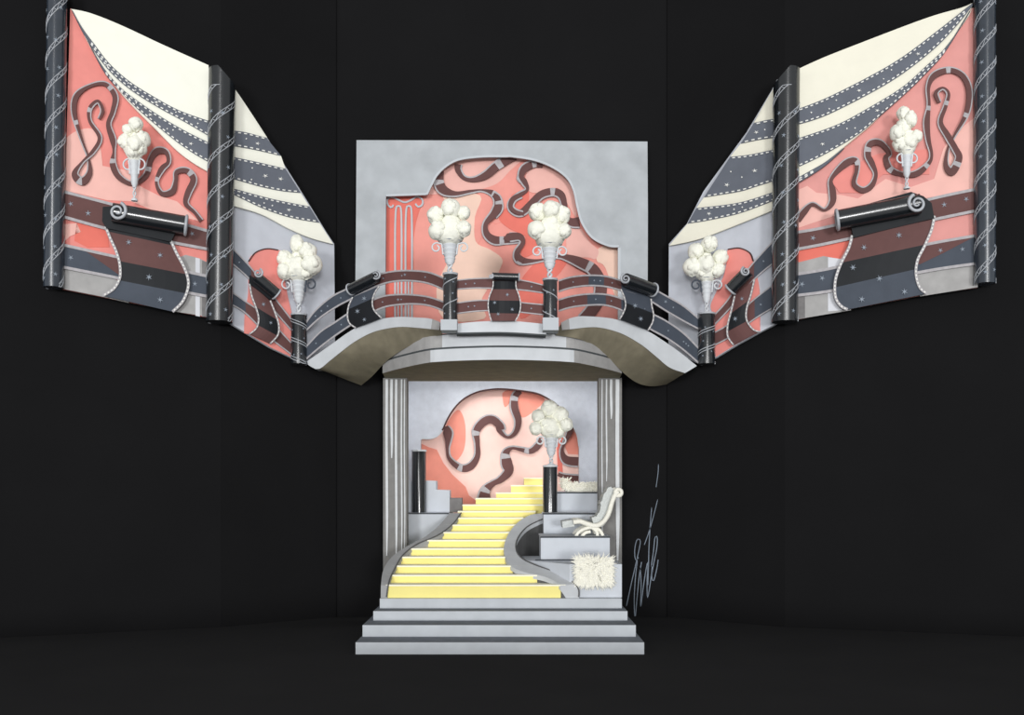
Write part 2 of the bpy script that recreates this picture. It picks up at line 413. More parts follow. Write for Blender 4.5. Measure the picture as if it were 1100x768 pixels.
# ================================================================ terraces right of the stairs
t = thing('terrace', 'stack of pale grey terrace blocks rising beside the right alcove pilaster', 'terrace', (1.6, .5, ZF))
TB = [(-.60, 603, 669, 606, .4), (.4, 581, 655, 576, 1.6), (1.6, 584, 643, 551, 2.6), (2.6, 598, 643, 528.5, 5.1)]
TZ = []
for i, (Y, a, b, py, yb) in enumerate(TB):
    z = zat(py, Y); TZ.append(z); mb = MB()
    xr = min(xat(b, Y), xat(666, YP)) if i else xat(668, Y)
    xl = xat(a, Y)
    if i == 0:                                                     # the lowest block runs behind the parapet's foot
        q = [(xat(612, Y), Y), (xr, Y), (xr, 1.66), (xat(560, .4), 1.66), (xat(566, .4), .35)]
        mb.add([Vector((x, y, ZF)) for x, y in q] + [Vector((x, y, z)) for x, y in q], [(4, 3, 2, 1, 0), (5, 6, 7, 8, 9)] + [(k, (k + 1) % 5, (k + 1) % 5 + 5, k + 5) for k in range(5)], 'terrace')
        mb.box(xat(575, .4), xr - .02, .34, .40, z, z + .02, 'terrace_line')
    else:
        mb.box(xl, xr, Y, yb, ZF, z - .035, 'terrace'); mb.box(xl - .015, xr + .01, Y - .02, yb, z - .035, z, 'terrace', front='terrace_line')
    mb.build('terrace_block', t)
# ================================================================ landing left of the stairs
t = thing('landing', 'pale grey landing block with a stepped parapet left of the yellow stairs', 'landing', (-2.2, 2.75, ZF))
Yl = 2.62; zl = zat(551, Yl)
mb = MB(); mb.box(xat(437, Yl), xat(482, Yl), Yl, 4.6, ZF, zl - .03, 'terrace'); mb.box(xat(436.5, Yl), xat(482, Yl), Yl - .015, 4.6, zl - .03, zl, 'terrace', front='terrace_line'); mb.build('landing_block', t)
SP = Flat((300, 3.1), (800, 3.1))
mb = MB(); mb.plate([(436, 550.2), (436, 516), (460, 516), (468.5, 516.5), (468.5, 526), (483, 526.5), (483, 535), (483, 550.2)], SP, 0, .5, 'terrace')
mb.plate([(483, 535), (496, 535), (496, 542), (512, 543), (512, 550.2), (483, 550.2)], SP, -.01, .5, 'patch_dark'); mb.build('stepped_wall', t)  # lower right part in darker grey: its shade is put into the colour
# ================================================================ pilasters
PF = Flat((300, YP), (800, YP))
for x0, x1, lab, ls in ((411.5, 437, 'grey fluted pilaster at the left edge of the alcove', [(415.5, 2.6, 597), (420.7, 2.6, 492), (425.6, 2.4, 604), (431.4, 1.5, 600), (434.6, 1.2, 590)]),
                        (643, 668, 'grey fluted pilaster at the right edge of the alcove behind the white chaise', [(646.8, 1.2, 590), (651.6, 1.6, 517), (656.6, 2.6, 450), (663.4, 4.0, 602)])):
    t = thing('fluted_pilaster', lab, 'pilaster', (xat((x0 + x1) / 2, YP), YP, ZF))
    mb = MB(); mb.box(xat(x0, YP), xat(x1, YP), YP, YP + .35, ZF, zat(406, YP), 'pilaster'); mb.build('shaft', t)
    for (x, w, yb) in ls:
        mb = MB(); c = [(x, 407.5), (x - .3, 407.5 + (yb - 407.5) * .35), (x + .3, 407.5 + (yb - 407.5) * .8), (x, yb)]
        mb.stroke([(p[0], p[1], w * (1 if i < 3 else .45)) for i, p in enumerate(c)], w, PF, .035, .05, 'fillet', n=14)
        mb.build('flute', t)
# ================================================================ bridge and balcony
CX = 539.5
BZ = 5.674
low = [(411, 401), (429, 396), (457, 390), (475, 388.3), (493, 387.4), (520, 386.6), (539.5, 386.4)]
low = low + [(2 * CX - x, y) for x, y in reversed(low[:-1])]
plan = [P(x, y, (CAM.z - BZ) * F / (y - HY) + CAM.y) for x, y in low]
def slab(mb, pl, z0, z1, m, under=None, shrink=0.0, front=None):
    n = len(pl); q = [Vector((p.x * (1 - shrink * .1), p.y + shrink, 0)) for p in pl]
    q = [Vector((xat(411, YP) , YP + .70, 0))] + q + [Vector((xat(668, YP), YP + .70, 0))]
    n = len(q); v = [Vector((p.x, p.y, z0)) for p in q] + [Vector((p.x, p.y, z1)) for p in q]
    mb.add(v, [tuple(range(n, 2 * n))], m); mb.add(v, [tuple(reversed(range(n)))], under or m)
    for k in range(n):
        mm = m
        if front: mm = front((q[k].x + q[(k + 1) % n].x) / 2)
        mb.add(v, [(k, (k + 1) % n, (k + 1) % n + n, k + n)], mm)
dense = []
for a, b in zip(catmull([(p.x, p.y) for p in plan], 4), catmull([(p.x, p.y) for p in plan], 4)[1:]): dense.append(Vector((a[0], a[1], 0)))
dense.append(plan[-1])
bal = thing('balcony', 'pale bowed two-tier balcony front above the arched alcove', 'balcony', (0, YP, BZ))
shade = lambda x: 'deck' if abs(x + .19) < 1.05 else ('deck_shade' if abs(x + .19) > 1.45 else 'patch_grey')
mb = MB(); slab(mb, dense, BZ, BZ + .245, 'deck', 'olive', front=lambda x: 'deck' if abs(x + .19) < 1.45 else 'patch_grey'); mb.build('tier', bal)  # tier ends in grey: shading of the bowed front painted in
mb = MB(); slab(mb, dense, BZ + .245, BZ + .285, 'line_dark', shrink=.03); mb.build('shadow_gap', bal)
mb = MB(); slab(mb, dense, BZ + .285, BZ + .53, 'deck', front=lambda x: 'deck' if abs(x + .19) < 1.25 else 'patch_grey'); mb.build('tier', bal)  # upper tier ends carry painted shading too
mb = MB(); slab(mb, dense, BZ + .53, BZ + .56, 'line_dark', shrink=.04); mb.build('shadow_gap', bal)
TY = lambda px: min(((abs((p.x / (p.y + 20) * F + HX) - px), p.y) for p in dense))[1]
# -- deck profile curves in px
LT = Z(320, 280, 5.485, [(55, 592), (130, 540), (215, 480), (300, 420), (400, 365), (500, 341), (600, 331), (700, 335), (780, 341), (838, 362)])
LB = Z(320, 280, 5.485, [(62, 615), (120, 640), (185, 592), (250, 540), (330, 480), (420, 430), (500, 405), (600, 390), (700, 395), (832, 408)])
RT = Z(570, 280, 5.485, [(180, 365), (225, 342), (280, 328), (340, 328), (420, 333), (500, 345), (600, 378), (700, 420), (780, 470), (880, 540), (980, 620)])
RB = Z(570, 280, 5.485, [(185, 408), (250, 402), (330, 393), (400, 393), (480, 410), (560, 440), (660, 500), (740, 565), (820, 630), (910, 662)])
BL = Bow([(310, 1.45), (330, 1.25), (400, .1), (440, -.75), (484, -1.80)])
BR = Bow([(592, -1.80), (640, -.75), (680, .1), (745, 1.25), (765, 1.45)])
BC = Bow([(470, -1.72), (484, -1.80), (537, -1.95), (592, -1.80), (605, -1.72)])
def bridge(label, T, Bc, surf, back, loc, shade_u):
    t = thing('bridge', label, 'bridge', loc)
    mb = MB(); n = 36
    A = resample(catmull(T, 6), n); Bq = resample(catmull(Bc, 6), n)
    mb.sheet(A, Bq, surf, 0, .35, lambda u: 'patch_grey' if shade_u(u) else 'deck', n=n, k=1); mb.build('fascia', t)
    # the soffit: a lofted slab from the front lower edge back to the balcony face
    bk = resample(catmull([(x, y) for x, y, _ in back], 5), n); by = resample([(x, Y) for x, y, Y in back], 60)
    bs = Bow(sorted((x, Y) for x, y, Y in back))
    vs = []
    for a, b in zip(Bq, bk):
        fa = surf.at(a[0], a[1], -.02); fb = bs.at(b[0], b[1])
        for j in range(5):
            p = fa.lerp(fb, j / 4); vs.append(p)
    W_ = 5; N = len(vs); vs2 = [p + Vector((0, 0, .12)) for p in vs]; fs = []
    for i in range(n - 1):
        for j in range(4):
            a = i * W_ + j; fs += [(a, a + 1, a + W_ + 1, a + W_), (a + N, a + W_ + N, a + W_ + 1 + N, a + 1 + N)]
        a = i * W_; fs.append((a, a + W_, a + W_ + N, a + N)); a = i * W_ + 4; fs.append((a, a + N, a + W_ + N, a + W_))
    for j in range(4):
        fs.append((j, j + N, j + 1 + N, j + 1)); a = (n - 1) * W_ + j; fs.append((a, a + 1, a + 1 + N, a + N))
    mb = MB(); mb.add(vs + vs2, fs, 'olive'); mb.build('soffit', t, smooth=True)
    return t
bridge('pale arched bridge with olive underside, left of the balcony', LT, LB, BL,
       [(388, 414, 2.2), (400, 404, 1.6), (411, 392, .74)] + [(x, y, TY(x) - .06) for x, y in Z(320, 280, 5.485, [(560, 562), (640, 512), (730, 470), (850, 436)])], (-3, -.5, 5.6), lambda u: u > .93)
bridge('pale arched bridge with olive underside, right of the balcony', RT, RB, BR,
       [(x, y, TY(x) - .06) for x, y in Z(570, 280, 5.485, [(150, 440), (270, 458), (350, 490), (430, 545)])] + [(668, 399, .74), (684, 411, 1.5), (700, 415, 1.9), (716, 413, 2.2)], (2.6, -.5, 5.6), lambda u: u < .07)
mb = MB()
CT = Z(470, 280, 5.487, [(110, 372), (200, 362), (300, 356), (380, 355), (480, 358), (640, 374)])
CB = Z(470, 280, 5.487, [(110, 424), (200, 422), (300, 420), (380, 420), (480, 424), (640, 434)])
mb.sheet(catmull(CT, 5), catmull(CB, 5), BC, 0, .4, 'deck', n=24, k=1)
o = mb.build('fascia', bal); o['label'] = 'smooth upper fascia between the two posts'
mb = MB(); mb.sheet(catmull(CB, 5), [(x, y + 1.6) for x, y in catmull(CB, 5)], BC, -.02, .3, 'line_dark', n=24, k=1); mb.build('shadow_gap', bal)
# ================================================================ posts
def helix(mb, a, b, R, pitch, hand, m='silver', r=.009, sep=.07, link=True, ph=0.0):
    L = (b - a).length; d = (b - a) / L; n = max(8, int(L / pitch * 28))
    def hp(z, off, rr):
        an = hand * 2 * math.pi * z / pitch + ph
        z2 = min(L - .12 * (sep > .1), max(0, z + off)); c = a + d * z2
        return c + Vector((math.sin(an) * rr, -math.cos(an) * rr, 0))
    zs = [L * i / n for i in range(n + 1)]
    for off in ((-sep / 2, sep / 2) if sep else (0,)):
        mb.tube([hp(z, off, R + .002) for z in zs], r, m, 6)
    if link and sep:
        k = 0; z = 0
        while z < L - .01:
            s_ = sep / 2 * (1 if k % 2 else -1)
            z2 = min(L, z + pitch / 22)
            mb.tube([hp(z, s_, R + .002), hp(z2, -s_, R + .002)], r * .8, m, 5); z = z2; k += 1
def marks(mb, a, b, R, seed, step=.42, m='star_grey', r=.05):
    """little stars scattered round a shaft"""
    rnd = random.Random(seed); L = (b - a).length; d = (b - a) / L; z = .2
    while z < L - .1:
        for an in (rnd.uniform(.35, .9), -rnd.uniform(.35, .9)):
            c = a + d * (z + rnd.uniform(-.08, .08)); rd = Vector((math.sin(an), -math.cos(an), 0)); tn = Vector((math.cos(an), math.sin(an), 0))
            pts = []
            for k in range(10):
                t_ = math.pi * k / 5 + z; q = r if k % 2 == 0 else r * .25
                pts.append(c + rd * (R + .006) + tn * (q * math.cos(t_)) + Vector((0, 0, q * math.sin(t_))))
            mb.add([c + rd * (R + .008)] + pts, [(0, k + 1, (k + 1) % 10 + 1) for k in range(10)], m)
            mb.add([c + rd * (R + .001)] + [p - rd * .008 for p in pts], [(0, (k + 1) % 10 + 1, k + 1) for k in range(10)], m)
        z += step
def post(label, px, y0, y1, wpx, Y, hand, name='bridge_post', cat='post', group=None, pitch=.42, plinth=None, sep=0.0, oct_=False, cap=True):
    k = sc(Y); R = wpx / 2 * k; top = P(px, y0, Y + R); bot = P(px, y1, Y + R); bot.x = top.x
    t = thing(name, label, cat, tuple(bot), group)
    mb = MB(); L = top.z - bot.z
    mb.lathe([(R, 0), (R, L - .03), (R * .93, L)], bot, 'gloss_black', 8 if oct_ else 40)
    if name != 'pedestal': marks(mb, bot, top, R, int(px), .3, r=.03)
    mb.build('shaft', t, smooth=True)
    if name != 'pedestal':
        mb = MB(); helix(mb, bot, top - Vector((0, 0, .04)), R, pitch, hand, r=.010, sep=sep, link=False, ph=1.2); mb.build('spiral_trim', t)
    if cap:
        mb = MB(); mb.lathe([(R * .9, 0), (R * 1.07, .01), (R * 1.07, .045), (R * .8, .055)], top - Vector((0, 0, .02)), 'porcelain' if oct_ or name == 'pedestal' else 'silver', 8 if oct_ else 32); mb.build('collar', t)
    if plinth:
        a, b, c, d = plinth; mb = MB(); h = (b - a) / 2 * k
        mb.box(xat(a, Y), xat(b, Y), Y - .05, Y + 2 * R + .1, zat(d, Y), zat(c, Y), 'step_grey'); mb.build('plinth', t)
    return top, R
tops = {}
tops['cl'] = post('black bridge post with silver spiral, left of the balcony centre', 483.8, 295, 345, 15.5, -2.08, 1, plinth=(473.5, 491, 343.5, 355))
tops['cr'] = post('black bridge post with silver spiral, right of the balcony centre', 591, 301, 344, 15.5, -2.08, -1, plinth=(583, 600, 341.5, 355))
tops['el'] = post('black post with silver spiral where the bridge meets the left wing', 321.2, 338.5, 391, 17, 1.05, -1, sep=.06)
tops['er'] = post('black post with silver spiral where the bridge meets the right wing', 759, 337.5, 391, 18, 1.05, 1, sep=.06)
tops['pl'] = post('black eight-sided pedestal standing empty on the left landing', 450, 484.5, 551.5, 15.5, 2.80, 1, name='pedestal', cat='pedestal', oct_=True)
tops['pr'] = post('black round pedestal carrying the white flower urn inside the alcove', 591, 501, 551, 15.5, 1.95, 1, name='pedestal', cat='pedestal')
# ================================================================ tall wing columns
def tall(label, surf, x0, y0, x1, y1, wpx, off, pitchpx, m, sheer=0, topcut=None):
    a = surf.at(x1, y1, off); b = surf.at(x0, y0, off); k = (a.y + 20) / F; R = wpx / 2 * k
    t = thing('column', label, 'column', tuple(a))
    mb = MB(); mb.tube([a, b], R, m, 48); d = (b - a).normalized()
    for v in mb.v:                                                  # the head is cut off aslant
        if sheer and v.z > (a.z + b.z) / 2 and (v.x - b.x) * sheer > 0: v.z -= abs(v.x - b.x) / R * 15 * k
    if sheer: b = b - d * .30
    marks(mb, a, b, R, int(x0), .62, r=.055); mb.build('shaft', t, smooth=True)
    mb = MB(); [helix(mb, a, b, R, 2 * pitchpx * k, 1, r=.008, sep=.11, ph=1.0 + q * math.pi) for q in (0, 1)]; mb.build('spiral_trim', t)
tall('slate column wound with silver chain at the outer end of the left wing', LO, 61.5, -14, 57.5, 309, 20, .10, 38, 'gloss_slate')
tall('black column wound with silver chain between the two left wing panels', LO, 238.5, 76, 235.5, 346, 27.5, .22, 38, 'gloss_black', sheer=1)
tall('black column wound with silver chain between the two right wing panels', RO, 845, 76, 843, 346, 27.5, .22, 38, 'gloss_black', sheer=-1)
tall('slate column wound with silver chain at the outer end of the right wing', RO, 1058, -14, 1058, 305, 21, .10, 34, 'gloss_slate')
# ================================================================ wings: painted panels, ribbons
def q1(pts): return Z(40, 0, 4.265, pts)
def q2(pts): return Z(40, 160, 4.265, pts)
def q3(pts): return Z(210, 60, 4.268, pts)
def q4(pts): return Z(210, 230, 4.042, pts)
def r1(pts): return Z(840, 0, 4.267, pts)
def r2(pts): return Z(840, 160, 4.042, pts)
def r3(pts): return Z(700, 60, 4.265, pts)
def r4(pts): return Z(700, 230, 4.042, pts)
# left outer
t = thing('wing_panel', 'pink outer panel of the left wing with a looping brown ribbon', 'panel', tuple(LO.at(145, 320)))
mb = MB(); mb.plate([(75.5, 9)] + q1([(60 + 125, 60)]) + [(224, 120), (224, 341)] + q2([(290, 675), (113, 640)]), LO, 0, .10, 'wing_pink')
mb.plate(catmull(q1([(135, 630), (180, 600), (250, 590), (285, 650), (300, 760)]) , 4) + q2([(420, 100), (470, 170), (560, 215), (640, 240), (740, 330), (660, 310), (540, 285), (430, 240), (320, 235), (127, 190)]), LO, .012, .012, 'wing_pink_light')
mb.plate(q2([(180, 340), (260, 345), (320, 380), (330, 450), (230, 450), (170, 420)]), LO, .012, .012, 'wing_salmon')
mb.plate(q2([(119, 345), (180, 340), (200, 380), (150, 400), (119, 430)]), LO, .012, .012, 'wing_pink_light')
mb.plate(q2([(113, 545), (350, 590), (420, 640), (420, 705), (290, 675), (113, 640)]), LO, .014, .014, 'patch_grey')
mb.plate(q2([(640, 500), (680, 485), (740, 500), (780, 520), (780, 768), (600, 740)]), LO, .014, .014, 'patch_grey')
mb.plate(q2([(725, 498), (745, 502), (745, 768), (725, 764)]), LO, .02, .02, 'patch_white')
mb.plate(q2([(755, 510), (780, 520), (780, 768), (755, 768)]), LO, .02, .02, 'patch_dark')
mb.build('painted_panel', t)
LR = q1([(285, 545, 3), (300, 505, 4), (278, 462, 4), (240, 495, 5), (240, 555, 4), (285, 630, 5)]) + q2([(255, 10, 5), (205, 60, 3), (170, 115, 8), (205, 150, 10), (240, 110, 7), (235, 40, 2.5)]) + q1([(205, 640, 3), (170, 520, 6), (180, 440, 7), (240, 395, 4), (310, 385, 5), (355, 440, 7), (345, 510, 6), (325, 570, 6), (345, 640, 8)])
LR += q2([(350, 10, 3), (345, 70, 8), (375, 130, 7), (440, 160, 5), (500, 120, 7), (520, 50, 7), (550, 10, 9), (590, 15, 6), (600, 60, 5), (570, 90, 7), (545, 150, 4), (570, 205, 6), (620, 195, 8), (635, 145, 5), (640, 105, 6), (685, 100, 7), (715, 140, 8), (690, 200, 8), (680, 250, 6), (720, 290, 4), (750, 330, 5)])
ribbon(LR, LO, t, off=.05, side=-1, bands=(.06, .21, .33, .445, .58, .68, .79, .9), amp=.02, edge=1.3, ws=.78)
# right outer
t = thing('wing_panel', 'pink outer panel of the right wing with a looping brown ribbon', 'panel', tuple(RO.at(950, 320)))
mb = MB(); mb.plate([(1046, 8), (1000, 30), (856, 120)] + r2([(62, 740), (285, 695), (625, 630), (850, 600)]), RO, 0, .10, 'wing_pink_worn')
mb.plate(r2([(65, 180), (110, 160), (150, 190), (260, 200), (330, 215), (450, 130), (560, 165), (660, 130), (700, 0), (740, -60), (840, -140), (848, 170), (620, 215), (230, 290), (65, 345)]), RO, .012, .012, 'wing_pink_light')
mb.plate(r2([(200, 120), (420, 20), (640, 0), (640, 110), (440, 110), (340, 190), (250, 190)]), RO, .016, .012, 'wing_pink')
mb.plate(r2([(65, 440), (300, 395), (250, 480), (180, 465), (65, 495)]), RO, .012, .012, 'wing_salmon')
mb.plate(r2([(62, 495), (180, 465), (265, 480), (300, 700), (62, 740)]), RO, .014, .014, 'patch_grey')
mb.plate(r2([(200, 470), (262, 478), (262, 700), (200, 705)]), RO, .02, .02, 'patch_white')
mb.plate(r2([(62, 560), (100, 550), (100, 732), (62, 738)]), RO, .02, .02, 'patch_dark')
mb.plate(r2([(560, 500), (850, 470), (850, 600), (600, 640)]), RO, .014, .014, 'patch_grey')
mb.build('painted_panel', t)
RR = r1([(720, 470, 4), (705, 425, 5), (738, 402, 3), (765, 430, 4), (750, 490, 5), (728, 560, 6), (760, 620, 8), (795, 680, 8)]) + r2([(770, 40, 9), (740, 100, 10), (712, 70, 6), (720, 0, 3)]) + r1([(790, 620, 3), (845, 520, 6), (858, 420, 7), (830, 350, 7), (770, 322, 7), (700, 345, 8), (672, 400, 5), (675, 480, 4), (665, 560, 8), (672, 640, 6)])
RR += r2([(650, 20, 4), (640, 60, 5), (590, 105, 8), (530, 112, 5), (470, 90, 8), (450, 40, 7)]) + r1([(490, 700, 6), (450, 655, 7), (405, 660, 8), (395, 710, 8)]) + r2([(390, 60, 8), (408, 110, 5), (390, 160, 7), (350, 180, 7), (312, 150, 6), (325, 90, 5), (320, 50, 7), (275, 65, 9), (215, 130, 5), (220, 180, 9), (220, 230, 8), (185, 265, 3), (135, 240, 4), (100, 270, 8), (70, 310, 8)])
ribbon(RR, RO, t, off=.05, side=1, bands=(.06, .17, .29, .38, .46, .555, .62, .70, .83), amp=.02, edge=1.3, ws=.78)
# left inner
t = thing('wing_panel', 'pale grey inner panel of the left wing with a pink arched niche', 'panel', tuple(LI.at(310, 370)))
mb = MB(); mb.plate([(244, 100), (253, 97), (287, 148), (322, 203), (351, 250), (359, 262), (360, 374), (330, 392)] + q4([(415, 622), (330, 582), (230, 522), (145, 470)]), LI, 0, .10, 'niche_wall'); mb.build('painted_panel', t)
nl = catmull(q4([(212, 517), (215, 430), (230, 340), (232, 205), (262, 168), (310, 152), (365, 157), (392, 185), (385, 260), (400, 350), (420, 450), (415, 540), (412, 618)]), 4) + q4([(330, 580), (235, 522)])
mb = MB(); mb.plate(nl, LI, .02, .02, 'wing_pink'); mb.build('niche_face', t)
mb = MB(); mb.stroke(catmull(q4([(232, 205), (262, 166), (310, 150), (360, 156)]), 5), 1.2, LI, .04, .04, 'brown_dark'); mb.build('niche_rim', t)
# right inner
t = thing('wing_panel', 'pale grey inner panel of the right wing with a pink arched niche', 'panel', tuple(RI.at(770, 370)))
mb = MB(); mb.plate([(835, 85), (829.5, 96), (802, 142), (783, 168), (756, 205), (738, 240), (718.5, 262), (718, 374), (752, 392)] + r4([(280, 622), (370, 567), (470, 512), (550, 470)]), RI, 0, .10, 'niche_wall'); mb.build('painted_panel', t)
nr = catmull(r4([(278, 620), (272, 540), (270, 450), (256, 400), (275, 350), (310, 275), (325, 215), (330, 155), (380, 148), (425, 168), (440, 205), (455, 260), (468, 330), (470, 420), (470, 508)]), 4) + r4([(370, 562)])
mb = MB(); mb.plate(nr, RI, .02, .02, 'wing_pink'); mb.build('niche_face', t)
mb = MB(); mb.stroke(catmull(r4([(330, 153), (380, 147), (425, 167), (440, 203)]), 5), 1.2, RI, .04, .04, 'brown_dark'); mb.build('niche_rim', t)
# ================================================================ drapes
def drape(label, surf, cream, bands, loc, stars):
    """cream: list of (A,B) swags, bands: list of (top,bottom) slate swags"""
    t = thing('swagged_drape', label, 'drape', loc)
    for A, B in cream[0]:
        mb = MB(); mb.sheet(catmull(A, 6), catmull(B, 6), surf, .10, .05, cream[1], n=30, k=6, bulge=.02); mb.build('swag', t)
    for i, (A, B) in enumerate(bands):
        A = catmull(A, 6); B = catmull(B, 6)
        mb = MB(); mb.sheet(A, B, surf, .12, .05, 'slate', n=30, k=5, bulge=.02)
        ra, rb = resample(A, 60), resample(B, 60)
        def ins(C, D, px):
            out = []
            for c, d in zip(C, D):
                w_ = math.hypot(c[0] - d[0], c[1] - d[1])
                if w_ > 4.5: out.append((c[0] + (d[0] - c[0]) * px / w_, c[1] + (d[1] - c[1]) * px / w_))
            return out
        for cc in (ins(ra, rb, 1.7), ins(rb, ra, 1.7)):
            if len(cc) > 4: mb.dashes(cc, surf, .15, gap=6, ln=3, w=1.2)
        for (u, v, r) in stars[i]:
            a = resample(A, 101)[int(u * 100)]; b = resample(B, 101)[int(u * 100)]
            x, y = a[0] + (b[0] - a[0]) * v, a[1] + (b[1] - a[1]) * v
            if r > 1.2: mb.star(x, y, r, surf, .155, 'white_dash', arms=5, squash=.7)
            else: mb.dot(x, y, r, surf, .155, 'white_dash')
        o = mb.build('swag_band', t); o['label'] = 'slate band with white stitching'
ST = [(.35, .5, 3), (.5, .35, .9), (.55, .6, .8), (.68, .5, 3), (.8, .4, .9), (.84, .7, .9), (.93, .5, 1.0)]
ST2 = [(.45, .6, .9), (.5, .4, .9), (.6, .5, 3), (.72, .6, .9), (.76, .4, .9), (.88, .55, 3)]
top = [(76, 9.5), (97, 14), (130, 27), (175, 48), (224, 70)]
b1t = q1([(160, 45), (205, 125), (260, 200), (330, 290), (420, 370), (530, 440), (650, 505), (790, 555)])
b1b = q1([(160, 50), (215, 160), (280, 260), (350, 345), (440, 420), (560, 495), (670, 555), (790, 625)])
b2t = q1([(215, 150), (290, 290), (370, 390), (450, 455), (560, 530), (670, 595), (790, 655)])
b2b = q1([(215, 155), (300, 320), (370, 405), (440, 480), (530, 560), (640, 650), (720, 705), (790, 745)])
end = q1([(165, 60), (230, 190), (300, 310), (370, 410), (440, 490), (540, 590), (640, 690), (720, 750), (790, 790)])
drape('cream swagged drape with slate bands on the outer left wing, peak at top left', LO, ([(top, b1t), (b1b, b2t), (b2b, end)], 'cream'), [(b1t, b1b), (b2t, b2b)], tuple(LO.at(223, 180)), [ST, ST2])
top = r1([(872, 14), (820, 36), (700, 70), (560, 120), (300, 220), (180, 268), (70, 318)])
b1t = r1([(872, 16), (800, 72), (700, 150), (550, 262), (400, 350), (200, 450), (70, 500)])
b1b = r1([(874, 24), (800, 118), (700, 222), (550, 340), (400, 430), (200, 530), (70, 572)])
b2t = r1([(860, 50), (760, 205), (650, 312), (550, 400), (400, 492), (250, 572), (70, 635)])
b2b = r1([(862, 54), (750, 235), (670, 325), (580, 415), (450, 530), (350, 615), (200, 705), (70, 768)])
b3t = r2([(262, 0), (190, 55), (130, 90), (62, 128)]); b3b = r2([(272, -4), (200, 62), (140, 105), (62, 152)])
end = r1([(874, 34), (850, 85), (800, 145), (740, 235), (650, 330), (560, 425), (470, 510), (400, 580), (300, 662), (210, 735), (130, 790), (70, 825)])
drape('cream swagged drape with slate bands on the outer right wing, peak at top right', RO, ([(top, b1t), (b1b, b2t), (b2b, end)], 'cream_right'), [(b1t, b1b), (b2t, b2b), (b3t, b3b)], tuple(RO.at(857, 195)), [ST, ST2, []])
# inner left: horizontal swags cut by the slanting edge
top = [(253, 96), (262, 110), (276, 131), (287, 147.5)]
e1 = q3([(168, 342), (230, 350), (325, 376)]); e2 = q3([(168, 412), (280, 432), (392, 458)])
e3 = q3([(168, 462), (300, 490), (412, 517)]); e4 = q3([(168, 562), (300, 600), (400, 620), (482, 628)])
e5 = q3([(168, 606), (350, 655), (522, 690)]); e6 = q3([(168, 632), (300, 695), (430, 740), (568, 765)])
ee = q4([(150, -40), (285, 0), (400, 60), (500, 103), (598, 130)])
drape('cream swagged drape with three slate bands on the inner left wing panel', LI, ([([(249, 97), (253, 96.5), (287, 147.5)], e1), (e2, e3), (e4, e5), (e6, ee)], 'cream'), [(e1, e2), (e3, e4), (e5, e6)], tuple(LI.at(358, 262)),
      [[(.35, .4, .9), (.6, .55, 3)], [(.35, .3, .9), (.55, .5, 3.4), (.8, .5, 3.4), (.3, .8, .9)], [(.4, .5, .9), (.5, .5, 1.0), (.7, .5, 3)]])
e1 = r3([(562, 288), (520, 295), (468, 308)]); e2 = r3([(562, 375), (490, 385), (408, 402)])
e3 = r3([(562, 428), (450, 452), (360, 462)]); e4 = r3([(562, 572), (480, 598), (400, 622), (240, 648)])
e5 = r3([(562, 622), (400, 672), (205, 697)]); e6 = r3([(562, 662), (400, 722), (250, 755), (165, 768)])
ee = r4([(520, -15), (430, 22), (330, 62), (200, 110), (76, 137)])
drape('cream swagged drape with three slate bands on the inner right wing panel', RI, ([([(833, 92), (829.5, 97), (810, 131)], e1), (e2, e3), (e4, e5), (e6, ee)], 'cream_right'), [(e1, e2), (e3, e4), (e5, e6)], tuple(RI.at(720, 262)),
      [[(.35, .5, .9), (.65, .55, 3)], [(.35, .5, 3.4), (.55, .6, .9), (.8, .4, .9), (.75, .75, 3.4)], [(.4, .5, .9), (.5, .5, 1.0), (.8, .5, 3)]])
# ================================================================ rails and scroll banners
def railing(label, surf, rails, off, loc, th=.03, edge=1.7, group=None, tri=None):
    t = thing('railing', label, 'railing', loc, group)
    for ri, (A, B, segs, stars) in enumerate(rails):
        A = catmull(A, 5); B = catmull(B, 5)
        def mm(u):
            for u1, m in segs:
                if u < u1: return m
            return segs[-1][1]
        mb = MB(); mb.sheet(A, B, surf, off, th, mm, n=60, k=1)
        ra, rb = resample(A, 101), resample(B, 101)
        for u, v, r in stars:
            a, b = ra[int(u * 100)], rb[int(u * 100)]; x, y = a[0] + (b[0] - a[0]) * v, a[1] + (b[1] - a[1]) * v
            mb.star(x, y, r, surf, off + .008) if r > 1.1 else mb.dot(x, y, r, surf, off + .008)
        if tri and ri == 1: mb.plate(tri, surf, off + .006, .01, 'brown')
        o = mb.build('rail_band', t)
        for C, s_ in ((A, -1), (B, 1)):
            mb = MB(); mb.stroke([(x, y + s_ * edge * .4) for x, y in C], edge, surf, off + .012, th, 'silver_edge'); mb.build('rail_edging', o)
def spiral(surf, cx, cy, r, off, turns=1.6, hand=1, a0=0.0, n=40):
    return [surf.at(cx + hand * (r * (1 - .82 * i / n)) * math.cos(a0 + turns * 2 * math.pi * i / n), cy + (r * (1 - .82 * i / n)) * math.sin(a0 + turns * 2 * math.pi * i / n), off) for i in range(n + 1)]
